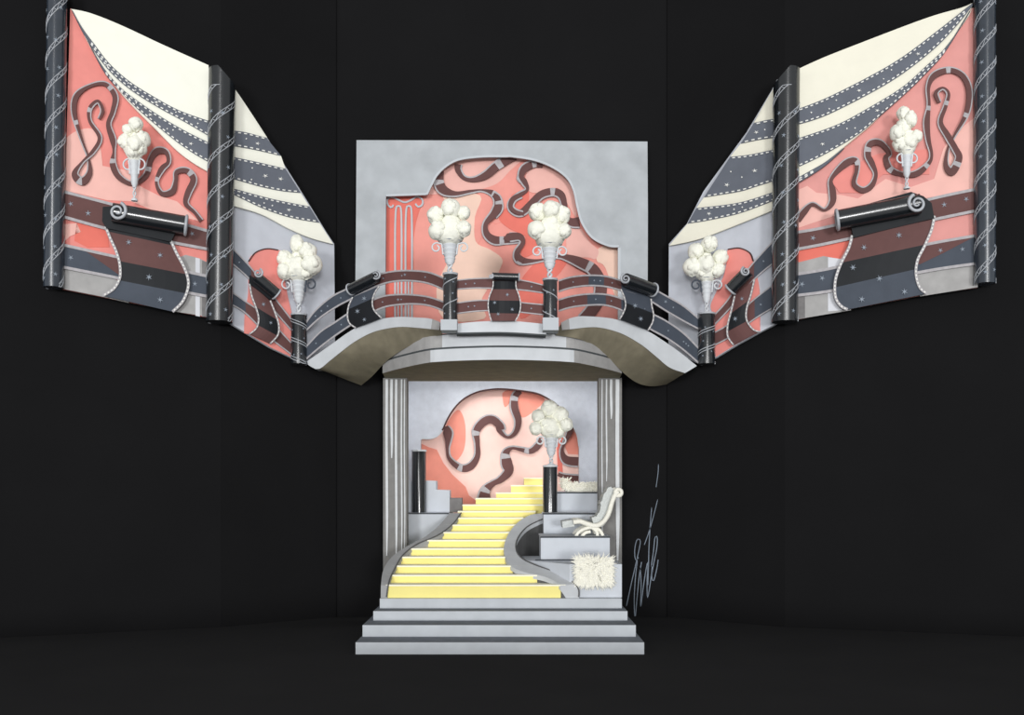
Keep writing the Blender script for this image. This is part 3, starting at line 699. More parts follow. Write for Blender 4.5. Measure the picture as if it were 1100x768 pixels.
def banner(label, surf, a, b, rpx, curl, end, Lc, Rc, zones, off, loc, stars=(), edge=2.0, curl_r=None, hand=1, flap=None):
    t = thing('scroll_banner', label, 'banner', loc)
    ro_ = .045 + rpx * .019; A = surf.at(a[0], a[1], off + ro_); B = surf.at(b[0], b[1], off + ro_); k = (A.y + 20) / F; R = rpx * k
    mb = MB(); mb.tube([A, B], R, 'gloss_black', 28); mb.build('roller', t, smooth=True)
    cr = curl_r or rpx * .95; ro = off + ro_ + R + .02
    mb = MB(); mb.tube(spiral(surf, curl[0], curl[1], cr, ro, hand=hand, a0=-1.2), [max(.012, .028 * (1 - i / 60)) * rpx / 9 + .006 for i in range(41)], 'silver', 8)
    mb.build('scroll_curl', t, smooth=True)
    mb = MB(); d = (B - A).normalized(); u = d.orthogonal().normalized(); w = d.cross(u)
    mb.tube([Vector(end_) + (u * math.cos(q * .2618) + w * math.sin(q * .2618)) * R for end_ in (B,) for q in range(25)], .025 * rpx / 9 + .004, 'silver', 8); mb.build('end_ring', t, smooth=True)
    Lc = catmull(Lc, 6); Rc = catmull(Rc, 6)
    def mm(u_):
        for u1, m in zones:
            if u_ < u1: return m
        return zones[-1][1]
    mb = MB(); mb.sheet(Lc, Rc, surf, off + .03, .03, mm, n=46, k=6, bulge=.04)
    if flap: mb.plate(flap, surf, off + .10, .06, 'ink')
    la, lb = resample(Lc, 101), resample(Rc, 101)
    for (uu, v, r) in stars:
        p, q = la[int(uu * 100)], lb[int(uu * 100)]; mb.star(p[0] + (q[0] - p[0]) * v, p[1] + (q[1] - p[1]) * v, r, surf, off + .085, arms=6)
    o = mb.build('cloth', t)
    for C in (Lc, Rc):
        mb = MB(); mb.stroke(C, edge, surf, off + .06, .03, 'silver_edge')
        mb.dashes(C, surf, off + .07, gap=4, ln=2, w=edge * .5); mb.build('cloth_edging', o)
    return t
def sd(a, b): return [(u, v, 2.6) for u, v in ((a, .5), (b, .55))]
loL = tuple(LO.at(145, 300)); loR = tuple(RO.at(960, 300))
railing('railing bands across the outer left wing panel, brown above slate', LO, [
    (q2([(120, 200), (300, 247), (500, 300), (790, 383)]), q2([(120, 305), (300, 355), (500, 400), (790, 455)]), [(1, 'brown')], [(.05, .4, 3.2), (.17, .6, 3.6), (.88, .35, 3)]),
    (q2([(113, 443), (345, 495), (560, 540), (790, 590)]), q2([(113, 535), (350, 582), (560, 628), (790, 672)]), [(1, 'slate_dark')], [(.06, .5, 3.2), (.9, .5, 3)])],
    .06, loL, edge=3, tri=q2([(225, 470), (385, 503), (385, 585), (330, 545)]))
railing('railing bands across the outer right wing panel, brown above slate', RO, [
    (r2([(55, 368), (230, 335), (620, 228), (848, 178)]), r2([(55, 432), (230, 398), (620, 310), (848, 262)]), [(1, 'brown')], [(.1, .5, 3.4), (.82, .4, 3.4), (.94, .35, 3.2)]),
    (r2([(55, 550), (250, 515), (600, 425), (848, 380)]), r2([(55, 632), (250, 605), (610, 528), (848, 492)]), [(1, 'slate_dark')], [(.04, .5, 3.4), (.15, .35, 3.4), (.80, .3, 3), (.92, .4, 3.2)])],
    .06, loR, edge=3, tri=r2([(560, 436), (620, 421), (830, 384), (700, 452), (600, 500), (560, 500)]))
banner('scroll banner with long black roller on the outer left wing', LO, q2([(345, 290)])[0], q2([(682, 350)])[0], 10.2, q2([(368, 285)])[0], None,
       q2([(312, 355), (335, 410), (362, 470), (378, 530), (378, 590), (350, 640), (300, 672)]), q2([(612, 420), (640, 480), (670, 535), (690, 590), (690, 640), (665, 700), (620, 745)]),
       [(.07, 'ink'), (.46, 'brown'), (.72, 'ink'), (1, 'slate_dark')], .10, loL, [(.16, .28, 3.6), (.26, .7, 3.4), (.60, .42, 3.8), (.86, .7, 3.6)], edge=3,
       flap=q2([(300, 265), (345, 262), (660, 330), (612, 425), (315, 362), (297, 330)]))
banner('scroll banner with long black roller on the outer right wing', RO, r2([(600, 238)])[0], r2([(240, 308)])[0], 10.6, r2([(588, 236)])[0], None,
       r2([(305, 375), (290, 430), (255, 500), (232, 570), (232, 640), (255, 680), (285, 697)]), r2([(662, 290), (650, 350), (620, 420), (590, 480), (582, 540), (598, 600), (630, 628)]),
       [(.35, 'brown'), (.66, 'ink'), (1, 'slate_dark')], .10, loR, [(.14, .6, 3.8), (.20, .2, 3.6), (.46, .18, 3.8), (.68, .55, 4), (.88, .28, 4), (.9, .8, 4)], edge=3, hand=-1,
       flap=r2([(300, 330), (240, 275), (560, 186), (615, 205), (650, 235), (662, 300), (310, 385)]))
liL = tuple(LI.at(290, 350)); liR = tuple(RI.at(790, 350))
railing('railing bands across the inner left wing panel beside the chained column', LI, [
    (q4([(155, 145), (235, 228), (320, 335), (415, 458)]), q4([(155, 208), (235, 280), (320, 390), (415, 500)]), [(.3, 'slate_dark'), (1, 'brown')], [(.12, .5, 1)]),
    (q4([(155, 338), (215, 380), (300, 440), (415, 560)]), q4([(155, 388), (215, 425), (290, 500), (330, 540), (415, 605)]), [(.22, 'slate_dark'), (1, 'brown')], [])], .06, liL, edge=1.3)
railing('railing bands across the inner right wing panel beside the chained column', RI, [
    (r4([(272, 440), (330, 375), (420, 240), (525, 122)]), r4([(272, 478), (350, 395), (440, 285), (525, 212)]), [(.72, 'brown'), (1, 'slate_dark')], [(.86, .5, 1)]),
    (r4([(275, 515), (340, 475), (430, 385), (525, 310)]), r4([(275, 565), (340, 530), (450, 450), (525, 405)]), [(.55, 'brown'), (.70, 'brown'), (1, 'slate_dark')], [(.8, .5, 1)])], .06, liR, edge=1.3)
banner('small scroll banner with black roller on the inner left wing', LI, q4([(262, 272)])[0], q4([(352, 348)])[0], 6.4, q4([(272, 256)])[0], None,
       q4([(235, 300), (245, 355), (265, 410), (275, 455), (265, 495), (235, 520)]), q4([(325, 375), (345, 425), (362, 480), (358, 525), (325, 562)]),
       [(.45, 'brown'), (.78, 'ink'), (1, 'brown')], .10, liL, [(.25, .5, 2.6), (.6, .6, 2.2)], edge=1.6, curl_r=5,
       flap=q4([(238, 265), (345, 345), (325, 372), (235, 300)]))
banner('small scroll banner with black roller on the inner right wing', RI, r4([(420, 248)])[0], r4([(342, 328)])[0], 7.0, r4([(408, 248)])[0], None,
       r4([(360, 355), (345, 420), (330, 480), (330, 530), (355, 568)]), r4([(445, 285), (430, 350), (412, 410), (412, 460), (440, 500), (468, 510)]),
       [(.36, 'brown'), (.72, 'ink'), (1, 'brown')], .10, liR, [(.2, .5, 2.4), (.55, .4, 3)], edge=1.6, curl_r=5, hand=-1)
# on the bridge
def s7(pts): return Z(320, 280, 5.485, pts)
def s8(pts): return Z(570, 280, 5.485, pts)
def s9(pts): return Z(470, 280, 5.487, pts)
XD = lambda a: [(u, .5, .9) for u in a]
railing('left bridge railing of two bowed bands, slate turning brown', BL, [
    (s7([(40, 380), (100, 300), (200, 215), (300, 165), (400, 112), (500, 78), (600, 63), (700, 64), (780, 75), (862, 108)]),
     s7([(45, 410), (130, 332), (230, 265), (320, 218), (400, 176), (500, 132), (600, 114), (700, 117), (780, 133), (862, 168)]), [(.55, 'slate_dark'), (1, 'brown')], XD((.1, .2, .3, .6, .72, .87)) + [(.15, .5, 1), (.74, .4, 2)]),
    (s7([(40, 520), (130, 425), (210, 372), (300, 312), (400, 255), (500, 214), (600, 203), (700, 207), (780, 220), (862, 248)]),
     s7([(40, 582), (130, 505), (215, 440), (300, 382), (400, 320), (500, 272), (600, 254), (700, 251), (780, 262), (862, 292)]), [(.52, 'slate_dark'), (1, 'brown')], XD((.1, .3, .6, .72, .87)) + [(.7, .5, 2)])],
    .03, tuple(P(400, 350, -1)))
railing('right bridge railing of two bowed bands, brown turning slate', BR, [
    (s8([(165, 122), (240, 100), (340, 90), (440, 95), (530, 120), (620, 150), (700, 160), (800, 212), (900, 270), (990, 345)]),
     s8([(165, 178), (240, 155), (340, 143), (440, 148), (530, 170), (600, 190), (700, 230), (800, 292), (900, 350), (990, 398)]), [(.20, 'brown'), (.31, 'slate_dark'), (.43, 'brown'), (1, 'slate_dark')], XD((.1, .24, .28, .36, .8)) + [(.74, .4, 2.2)]),
    (s8([(165, 235), (240, 213), (340, 200), (440, 202), (530, 225), (620, 265), (720, 318), (800, 360), (900, 430), (990, 520)]),
     s8([(165, 292), (240, 270), (340, 258), (440, 258), (530, 285), (620, 335), (700, 395), (800, 450), (900, 520), (990, 598)]), [(.18, 'brown'), (.30, 'slate_dark'), (.40, 'brown'), (1, 'slate_dark')], XD((.1, .24, .34, .75, .87, .89, .91)))],
    .03, tuple(P(680, 350, -1)))
railing('short brown railing of two bands on the balcony centre between two posts', BC, [
    (s9([(115, 118), (220, 108), (330, 106), (420, 110), (520, 122), (630, 148)]), s9([(115, 165), (220, 158), (330, 160), (420, 164), (520, 172), (630, 188)]), [(1, 'brown')], XD((.1, .2, .85)) + []),
    (s9([(115, 252), (220, 238), (330, 236), (420, 240), (520, 252), (630, 262)]), s9([(115, 308), (220, 295), (330, 290), (420, 292), (520, 304), (630, 316)]), [(1, 'brown')], XD((.13, .2, .85)))],
    .03, tuple(P(537, 350, -1.9)), edge=1.2)
banner('slate scroll banner hanging over the left bridge railing', BL, s7([(465, 95)])[0], s7([(310, 170)])[0], 6.0, s7([(458, 86)])[0], None,
       s7([(322, 215), (298, 270), (292, 330), (305, 370), (340, 395)]), s7([(478, 150), (452, 190), (438, 240), (448, 290), (492, 338)]),
       [(.38, 'slate_dark'), (1, 'ink')], .06, tuple(P(390, 345, -1)), [(.25, .6, 3), (.55, .4, 3.2), (.85, .5, 2.6)], edge=1.6, curl_r=5.0)
banner('slate scroll banner hanging over the right bridge railing', BR, s8([(560, 112)])[0], s8([(722, 172)])[0], 7.0, s8([(560, 106)])[0], None,
       s8([(532, 168), (552, 215), (560, 265), (545, 310), (525, 345)]), s8([(710, 225), (715, 270), (725, 320), (718, 365), (692, 410)]),
       [(.45, 'slate_dark'), (1, 'ink')], .06, tuple(P(685, 345, -1)), [(.42, .35, 3.2), (.75, .6, 3.2), (.4, .7, .9)], edge=1.6, curl_r=5.4, hand=-1)
banner('brown and black scroll banner at the centre of the balcony', BC, s9([(322, 92)])[0], s9([(480, 97)])[0], 4.0, s9([(316, 92)])[0], None,
       s9([(328, 120), (325, 160), (305, 210), (298, 260), (304, 310), (318, 355)]), s9([(462, 120), (464, 160), (482, 210), (490, 265), (480, 315), (458, 355)]),
       [(.2, 'ink'), (.5, 'brown'), (.80, 'ink'), (1, 'brown')], .06, tuple(P(541, 345, -1.9)), [(.34, .6, 2.4), (.54, .2, 2.4), (.70, .75, 2.4), (.82, .3, 2.4)], edge=1.3, curl_r=2.4)
# ================================================================ upper panel over the balcony
YU = 1.9; U = Flat((300, YU), (800, YU)); UB = Flat((300, YU + .26), (800, YU + .26))
t = thing('cutout_flat', 'large grey upright board with a curved pink cutout standing above the balcony', 'panel', (0, YU, BZ + .56))
cut = Z(370, 140, 4.042, [(175, 1000), (180, 282)]) + Z(370, 140, 4.042, [(358, 276), (375, 240)]) + catmull(Z(370, 140, 4.042, [(380, 232), (400, 195), (440, 155), (500, 125), (600, 113), (700, 112)]) + Z(530, 140, 4.042, [(80, 112), (180, 128), (260, 160), (320, 205), (350, 260), (365, 330), (385, 400), (430, 465), (500, 500), (545, 503)]), 4) + [(663.5, 388)]
pyb = HY - (BZ + .56 - CAM.z) / sc(YU)
cut[0] = (cut[0][0], pyb); cut[-1] = (664, pyb)
outer = [(695.5, pyb), (696, 230), (695.5, 152), (540, 151), (383, 150.5), (382.5, 230), (381, pyb)]
mb = MB(); mb.plate(cut + outer, U, 0, .12, 'grey_board'); mb.build('board', t)
mb = MB(); mb.stroke([(x, y) for x, y in cut[:-1]][1:], 2.2, U, .02, .04, 'grey_rim'); mb.stroke([(665.3, 266), (665.3, 350)], 3, U, .02, .04, 'grey_rim'); mb.build('rim', t)
def u1(pts): return Z(440, 160, 5.486, pts)
def u2(pts): return Z(530, 160, 5.486, pts)
mb = MB(); mb.plate([(405, 160), (672, 160), (672, pyb), (405, pyb)], UB, 0, .06, 'pink')
for pl, m in ((u1([(100, 262), (130, 180), (250, 60), (400, 20), (700, 20), (640, 85), (590, 130), (520, 200), (430, 235), (300, 265), (200, 265)]), 'pink_light'),
              (u1([(420, 240), (640, 85), (700, 60), (700, 250), (560, 400), (520, 440), (460, 440), (400, 560), (380, 420), (415, 290)]), 'pink'),
              (u1([(200, 270), (415, 272), (385, 400), (390, 545), (470, 590), (540, 640), (540, 690), (470, 770), (200, 770), (230, 640), (260, 400)]), 'pink_pale'),
              (u1([(0, 275), (80, 275), (40, 420), (20, 560), (10, 800), (-150, 1100), (-150, 260)]), 'salmon'),
              (u1([(300, 690), (470, 770), (420, 900), (440, 1000), (200, 1000), (160, 800), (230, 700)]), 'pink_pale'),
              (u2([(30, 400), (100, 320), (110, 270), (200, 240), (200, 330), (120, 380), (260, 400), (290, 560), (180, 640), (160, 560), (190, 520), (150, 495), (80, 460)]), 'salmon'),
              (u2([(280, 650), (380, 640), (440, 650), (400, 720), (330, 800), (300, 900), (160, 1000), (160, 800), (200, 720)]), 'salmon'),
              (u2([(200, 130), (300, 90), (400, 130), (470, 220), (490, 400), (440, 330), (380, 230), (280, 260), (200, 240)]), 'pink_light'),
              (u2([(440, 470), (505, 460), (570, 550), (620, 600), (600, 650), (560, 640), (440, 620)]), 'pink_light'),
              (u2([(620, 585), (735, 590), (735, 900), (660, 700), (610, 660)]), 'pink_pale')):
    mb.plate(catmull(pl, 4, True), UB, .012 + .004 * random.random(), .012, m)
mb.build('painted_panel', t)
ribbon(u1([(630, 55, 3), (570, 68, 9), (510, 105, 9), (450, 155, 8), (380, 182, 5), (320, 172, 4), (285, 125, 6), (285, 90, 7)]), UB, t, side=1, bands=(.25,), amp=.03, bandw=5)
ribbon(u1([(190, 130, 5), (175, 190, 10), (200, 240, 10), (270, 262, 5), (360, 248, 3), (430, 242, 2), (500, 265, 7), (525, 320, 9), (500, 380, 8), (450, 440, 5), (455, 500, 7), (500, 535, 9), (560, 535, 8), (640, 525, 9)])
       + u2([(80, 522, 9), (150, 515, 8), (175, 550, 5), (140, 610, 6), (155, 650, 9), (210, 660, 5), (290, 652, 2), (380, 632, 3), (440, 640, 7), (520, 670, 11), (590, 710, 12), (632, 790, 13), (628, 870, 13), (590, 940, 13), (530, 1010, 13)]), UB, t, side=1, bands=(.035, .215, .40, .81), amp=.03)
ribbon(u2([(290, 98, 4), (240, 90, 7), (185, 115, 8), (165, 160, 6), (185, 195, 6), (200, 240, 3), (150, 275, 5), (105, 315, 5), (110, 355, 6), (160, 375, 7), (220, 325, 8), (280, 268, 8), (350, 250, 8), (400, 270, 8), (420, 330, 6), (430, 400, 6), (460, 430, 9), (505, 430, 11)]), UB, t, side=1, bands=(.05, .72), amp=.03)
ribbon(u1([(658, 270, 5), (610, 295, 6), (595, 340, 5), (625, 370, 4), (680, 385, 4)]), UB, t, side=-1, amp=.02)
ribbon(u2([(0, 395, 6), (30, 350, 8), (25, 290, 6), (0, 270, 5)]) , UB, t, side=1, amp=.02, bands=(.6,))
ribbon(u1([(655, 150, 3), (650, 175, 4), (680, 200, 3)]), UB, t, side=1, amp=.02)
ribbon(u1([(655, 575, 4), (630, 630, 6), (670, 660, 6)]), UB, t, side=1, amp=.02)
# ionic pilaster drawn in relief on the pink panel
mb = MB()
def st(c, w=1.9): mb.stroke(catmull(c, 5), w, UB, .05, .05, 'grey_rim')
i1 = lambda pts: Z(370, 140, 4.042, pts)
st(i1([(212, 323), (205, 335), (190, 325), (185, 300), (205, 288), (235, 302), (262, 312), (290, 302), (315, 287), (338, 300), (338, 322), (320, 332), (308, 318)]))
for a in (220, 265):
    st(i1([(a, 620), (a, 430), (a + 4, 340), (a + 14, 328), (a + 25, 340), (a + 28, 430), (a + 28, 610)]), 1.9)
    st(i1([(a, 620), (a, 700), (a, 830)]), 1.9); st(i1([(a + 28, 610), (a + 28, 700), (a + 28, 830)]), 1.9)
    st(i1([(a + 13, 620), (a + 13, 700), (a + 13, 830)]), 1.6)
o = mb.build('pilaster_relief', t); o['label'] = 'pale fluted column with scrolled capital in relief'
# ================================================================ urns and bouquets
def urn(label, blabel, cx, ybase, ytop, Y, blooms, bw, hw, dark=None, w=1.0):
    """bowl between ytop and the foot at ybase; blooms are px offsets"""
    k = sc(Y); base = P(cx, ybase, Y); H = (ybase - ytop) * k; R = bw / 2 * k
    t = thing('urn', label, 'urn', tuple(base))
    s_ = .30 * H                                                    # twisted stem, then ribbed bowl
    prof = [(R * .30, s_), (R * .62, s_ + .10 * H)]
    for i in range(13):
        f = i / 12; z = s_ + (.14 + .52 * f) * H; prof.append((R * (.60 + .34 * f ** .7) * (1 + .11 * math.sin(f * 4 * 2 * math.pi)), z))
    prof += [(R * 1.12, H * .97), (R * 1.45, H), (R * 1.2, H * 1.01)]
    mb = MB(); mb.lathe(prof, base, 'porcelain', 28, lambda a, z: 1 + .02 * math.cos(12 * a)); mb.build('bowl', t, smooth=True)
    mb = MB()
    for s2 in (0, math.pi):                                         # a twist of two strands on a small foot
        mb.tube([base + Vector((math.cos(s2 + q * .35) * R * .22, math.sin(s2 + q * .35) * R * .22, s_ * q / 18)) for q in range(19)], R * .14, 'porcelain', 8)
    mb.lathe([(R * .6, 0), (R * .6, s_ * .12), (R * .3, s_ * .25)], base, 'porcelain', 24); mb.build('stem', t, smooth=True)
    for sd_ in (-1, 1):
        x0 = R * .95; hx = hw * k; rr = .15 * H; zc = s_ + .50 * H; cx_ = hx - rr
        cc = [(x0 * .9, s_ + .30 * H), (x0 * 1.02, s_ + .50 * H), (x0 * 1.1, zc + rr * .7)]
        for i in range(20):
            an = math.radians(125 - i * 20); q = rr * (1 - .6 * i / 19); cc.append((cx_ + q * math.cos(an), zc + q * math.sin(an)))
        cc = [(p[0], p[1]) for p in catmull(cc, 3)]
        mb = MB(); mb.tube([base + Vector((sd_ * x, -R * .15, z)) for x, z in cc], .9 * k, 'slate_dark' if dark == sd_ else 'porcelain', 8)
        o = mb.build('handle', t, smooth=True)
        if dark == sd_: o['label'] = 'dark scrolled handle'
    b = thing('bouquet', blabel, 'flowers', tuple(base + Vector((0, 0, H))))
    mb = MB(); cyv = sum(q[1] for q in blooms) / len(blooms)
    cz = H * 1.0; topz = (ytop - cyv) * k
    mb.lathe([(R * .9, H * .9), (R * 1.5, H * 1.02), (R * 1.9, H + .35 * topz), (R * 1.5, H + .9 * topz)], base, 'bloom', 20, lambda a, z: 1 + .08 * math.sin(5 * a + z * 9)); mb.ball(P(sum(q[0] for q in blooms) / len(blooms), cyv + 2, Y + R * .2), (R * 1.2, R * .9, topz * .5 + R * .8), 'bloom', seed=3, amp=.1, seg=20); mb.build('foliage', b, smooth=True)
    for i, q in enumerate(blooms):
        dy = -R * (.9 if i % 2 else .35); r_ = q[2] * k * 1.15; ry = q[3] * k * 1.08 if len(q) > 3 else r_
        c = P(q[0], q[1], Y + dy); mb = MB(); mb.ball(c, (r_, r_, ry), 'bloom', seed=i + int(cx), amp=.07, seg=24)
        # petals: a few smaller folds on the front
        rnd = random.Random(i + int(cx))
        for _ in range(6):
            a1 = rnd.uniform(0, 6.28); rr = rnd.uniform(.25, .6)
            mb.ball(c + Vector((math.cos(a1) * rr * r_, -r_ * .62, math.sin(a1) * rr * ry)), (r_ * .42, r_ * .40, ry * .42), 'bloom', seed=int(a1 * 100), amp=.1, seg=12)
        mb.build('bloom', b, smooth=True)
sp = 'porcelain'
urn('white scroll-handled urn on the left balcony post', 'white flower bouquet above the left balcony post, beside the fluted relief column', 483.3, 296, 259, -1.75,
    [(468, 231.5, 8.2), (484, 224, 9), (498, 229, 6.5), (470, 248, 8.5), (484, 241, 9.5), (498, 246, 7.5), (484, 252, 8)], 17, 20)
urn('white scroll-handled urn on the right balcony post', 'white flower bouquet above the right balcony post, round and full', 590.5, 301, 263, -1.75,
    [(577, 228, 8.2), (592, 225.5, 9, 9), (604, 231, 7.5, 9), (576.5, 247, 8.5), (591, 243, 9.5), (606, 248, 7), (591, 252, 9)], 17.5, 19)
urn('white scroll-handled urn on the end post of the left bridge', 'white flower bouquet beside the pink niche of the inner left wing', 321, 338, 298, 1.22,
    [(319, 262, 6.5, 9), (331, 270.5, 8), (306, 278, 7.5), (335, 284, 9.5), (318, 286, 9.5), (306, 291.5, 7.5), (328, 291, 8)], 16, 19, dark=1)
urn('white scroll-handled urn on the end post of the right bridge', 'white flower bouquet beside the pink niche of the inner right wing', 759, 337, 299, 1.22,
    [(747.5, 270, 7.5), (762, 262, 7.5), (743.5, 287, 8.5), (758, 285, 9), (774, 277, 7.5), (770, 290, 7), (753, 291, 7)], 13, 17, dark=-1)
urn('slim white urn standing on the left wing scroll roller', 'tall narrow white bouquet on the outer left wing', 144.5, 216, 168, LO.Yat(145) - .33,
    [(138, 140, 5.5), (146, 133.5, 6.5, 7), (135, 152, 6.5, 8), (146, 155, 8, 9), (154, 150, 6.5, 8), (143, 163, 6), (151, 160, 6)], 11, 13)
urn('slim white urn standing on the right wing scroll roller', 'tall narrow white bouquet on the outer right wing', 974, 203, 163, RO.Yat(973) - .33,
    [(970, 122, 5.5, 7), (977, 129, 7, 8), (970, 136, 7), (963.5, 143, 6.5, 8), (975, 152, 8.5), (984, 147, 6), (967, 155, 7)], 11, 12)
urn('pale ribbed urn on the round black pedestal in the alcove', 'white flower bouquet inside the alcove beside the arch', 592, 500, 467, 2.12,
    [(590, 439, 8), (578.5, 447, 6.5), (602, 446, 8), (576, 460, 6.5), (590, 458, 9.5), (608, 456, 6.5), (600, 464, 6)], 14, 16.5)
# ================================================================ chaise, furs
t = thing('chaise', 'white wicker lounge chair with a curled high back on the terrace', 'chair', tuple(P(636, 577, 1.0)))
def cz_(pts): return Z(580, 500, 5.49, pts)
prof = catmull(cz_([(190, 330), (230, 326), (270, 340), (310, 350), (345, 342), (375, 315), (398, 270), (412, 220), (430, 175), (452, 155)]), 6)
def sweep(mb, prof, Y0, Y1, th, m, jit=0):
    n = len(prof); ref = (Y0 + Y1) / 2
    A = [P(x, y, ref) for x, y in prof]; vs = []
    for i, p in enumerate(A):
        a = A[max(0, i - 1)]; b = A[min(n - 1, i + 1)]; tt = (b - a).normalized(); nn = Vector((-tt.z, 0, tt.x))
        if nn.z < 0 and i < n // 2: nn = -nn
        j = random.uniform(-jit, jit)
        for y in (Y0, Y1): vs += [Vector((p.x, y, p.z)) + nn * (th + j), Vector((p.x, y, p.z)) - nn * (th - j)]
    fs = []
    for i in range(n - 1):
        q = i * 4; fs += [(q, q + 2, q + 6, q + 4), (q + 1, q + 5, q + 7, q + 3), (q, q + 4, q + 5, q + 1), (q + 2, q + 3, q + 7, q + 6)]
    e = (n - 1) * 4; fs += [(0, 1, 3, 2), (e, e + 2, e + 3, e + 1)]
    mb.add(vs, fs, m)
mb = MB(); sweep(mb, prof, .62, 1.38, .03, 'wicker', .004); mb.build('seat', t)
for Y in (.60, 1.40):
    mb = MB(); mb.tube([P(x, y, 1.0) + Vector((0, Y - 1.0, 0)) for x, y in prof], .055, 'fur', 8)
    mb.tube([P(662 + 3.6 * math.cos(a), 529 + 3.6 * math.sin(a), 1.0) + Vector((0, Y - 1.0, 0)) for a in [math.pi * .9 + q * .3 for q in range(22)]], .04, 'fur', 8)
    mb.build('side_frame', t, smooth=True)
mb = MB(); sweep(mb, catmull(cz_([(308, 335), (345, 320), (372, 280), (385, 230), (400, 180), (432, 150)]), 5), .70, 1.30, .13, 'wicker', .02); mb.build('back_cushion', t)
mb = MB(); sweep(mb, cz_([(128, 345), (160, 340), (196, 336)]), .68, 1.32, .075, 'wicker', .004); mb.build('foot_roll', t)
for Y in (.62, 1.38):
    for c in (cz_([(205, 412), (225, 385), (265, 365), (310, 362), (345, 378), (362, 408)]), cz_([(240, 412), (260, 392), (290, 385)]), cz_([(300, 362), (325, 385), (330, 412)])):
        mb = MB(); mb.tube([P(x, y, 1.0) + Vector((0, Y - 1.0, 0)) for x, y in catmull(c, 5)], .038, 'fur', 8); mb.build('leg', t, smooth=True)
def fur(mb, pxs, Y, n, ln, lay=(0, 0, 0), seed=1, dirf=None):
    """tufts: thin tapering locks rooted on the pelt"""
    rnd = random.Random(seed)
    x0 = min(p[0] for p in pxs); x1 = max(p[0] for p in pxs); y0 = min(p[1] for p in pxs); y1 = max(p[1] for p in pxs)
    for _ in range(n):
        x, y = rnd.uniform(x0, x1), rnd.uniform(y0, y1); p = P(x, y, Y); d = dirf(x, y, rnd)
        l = ln * rnd.uniform(.6, 1.2); w = .014
        mb.tube([p, p + d * l * .5 + Vector((0, -.035, 0)), p + d * l + Vector((0, -.01, -.01))], [w, w * .9, .002], 'fur', 4)
mb = MB(); Yr = -.62
outl = cz_([(212, 565), (240, 545), (300, 548), (360, 542), (415, 548), (430, 600), (425, 650), (425, 700), (360, 708), (300, 705), (240, 700), (228, 640)])
RP = Flat((300, Yr), (800, Yr)); mb.plate(outl, RP, .02, .07, 'fur')
b2 = [P(x, zy, Yr) for x, zy in outl]
mb.box(xat(620, Yr), xat(655, Yr), Yr - .02, Yr + .5, TZ[0], TZ[0] + .05, 'fur')
fur(mb, [(620, 600), (656, 627)], Yr - .05, 900, .15, dirf=lambda x, y, r: Vector(((x - 636) / 26 + r.uniform(-.3, .3), 0, -(y - 612) / 20 - .15 + r.uniform(-.3, .3))).normalized(), seed=3)
tag(mb.build('fur_rug'), 'shaggy white fur rug hanging over the edge of the lowest terrace block', 'rug')
mb = MB(); Yt = 2.66; z = TZ[3]
mb.ball(P(625, 525, Yt + .25), (.48, .25, .13), 'fur', seed=4, amp=.06, seg=24)
fur(mb, [(605, 519), (644, 526)], Yt + .06, 700, .08, dirf=lambda x, y, r: Vector((r.uniform(-.6, .2), -.1, r.uniform(-.4, .7))).normalized(), seed=5)
fur(mb, [(603, 515), (612, 524)], Yt + .12, 120, .10, dirf=lambda x, y, r: Vector((r.uniform(-.5, .3), -.1, r.uniform(0, .9))).normalized(), seed=6)
tag(mb.build('fur_throw'), 'white fur throw lying on the top terrace block right of the pedestal', 'throw')
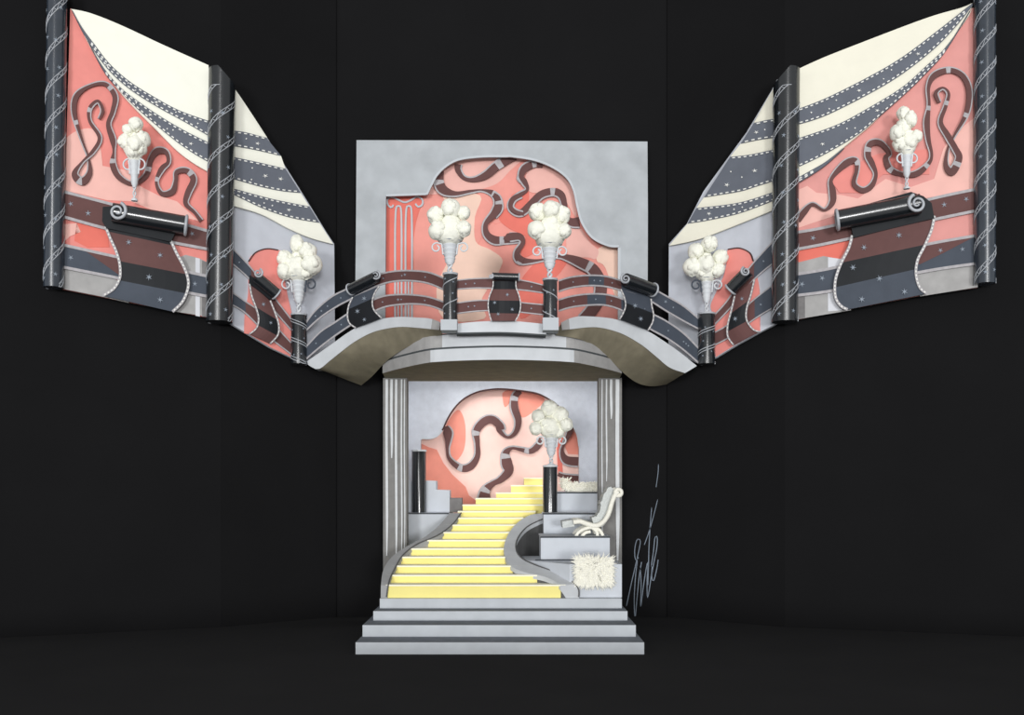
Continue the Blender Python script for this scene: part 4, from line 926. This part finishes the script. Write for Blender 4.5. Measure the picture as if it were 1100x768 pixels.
# ================================================================ handwritten mark on the dark back wall
mb = MB(); BK = Flat((0, YB), (1000, YB))
k = 4.042
def sg(pts, w): mb.stroke([p + (w if i not in (0, len(pts) * 5) else .3,) for i, p in enumerate(catmull(Z(660, 480, k, pts), 5))], w, BK, .02, .015, 'ink_stroke')
sg([(52, 692), (72, 600), (95, 500), (112, 420), (108, 400), (96, 408), (88, 450), (92, 490), (105, 480)], .9)
sg([(100, 490), (92, 560), (86, 660), (90, 740), (98, 660), (108, 560), (118, 500)], .9)
sg([(112, 520), (116, 600), (114, 695), (124, 620), (136, 540), (146, 500), (142, 580), (144, 655), (156, 590), (164, 520)], .9)
sg([(162, 262), (155, 350), (150, 440), (148, 520), (145, 600)], .9)
sg([(188, 228), (170, 300), (150, 370), (130, 425)], .8)
sg([(160, 520), (170, 450), (176, 395), (186, 392), (184, 440), (172, 500), (162, 560), (170, 582), (184, 530), (190, 490)], .9)
sg([(191, 75), (190, 110), (181, 175)], .7)
tag(mb.build('signature'), 'thin grey slanting handwritten signature strokes on the dark wall beside the steps', 'signature')
# ================================================================ light
w = bpy.data.worlds.new('World'); S.world = w; w.use_nodes = True
bg = w.node_tree.nodes['Background']; bg.inputs['Color'].default_value = (1, 1, 1, 1); bg.inputs['Strength'].default_value = .42
def sun(name, az, el, e, ang):
    l = bpy.data.lights.new(name, 'SUN'); l.energy = e; l.angle = math.radians(ang)
    o = bpy.data.objects.new(name, l); COL.objects.link(o)
    d = Vector((math.sin(math.radians(az)), math.cos(math.radians(az)), -math.tan(math.radians(el))))
    o.rotation_euler = d.to_track_quat('-Z', 'Y').to_euler(); o.location = (-d * 20) + Vector((0, 0, 5))
sun('stage_light', -13, 0, 1.0, 9); sun('stage_light', 13, 0, 1.0, 9); sun('stage_light', 0, 13, .36, 12)
l = bpy.data.lights.new('alcove_fill', 'AREA'); l.shape = 'RECTANGLE'; l.size = 4.2; l.size_y = .3; l.energy = 72  # unseen fill light added to brighten the arch wall, stairs and backdrop
o = bpy.data.objects.new('alcove_fill', l); COL.objects.link(o); o.location = (-.25, 2.8, 6.3)
o.rotation_euler = (Vector((-.25, 5.4, 4.0)) - o.location).to_track_quat('-Z', 'Y').to_euler()
cam = bpy.data.cameras.new('Camera'); co = bpy.data.objects.new('Camera', cam); COL.objects.link(co)
co.location = CAM; co.rotation_euler = (math.pi / 2, 0, 0)
cam.sensor_width = 36; cam.lens = F / 1100 * 36; cam.shift_y = (HY - 384) / 1100; cam.shift_x = 0; cam.clip_end = 200
S.camera = co
S.view_settings.view_transform = 'Standard'; S.view_settings.look = 'None'; S.view_settings.gamma = 1
S.view_settings.use_curve_mapping = False; S.view_settings.exposure = 0
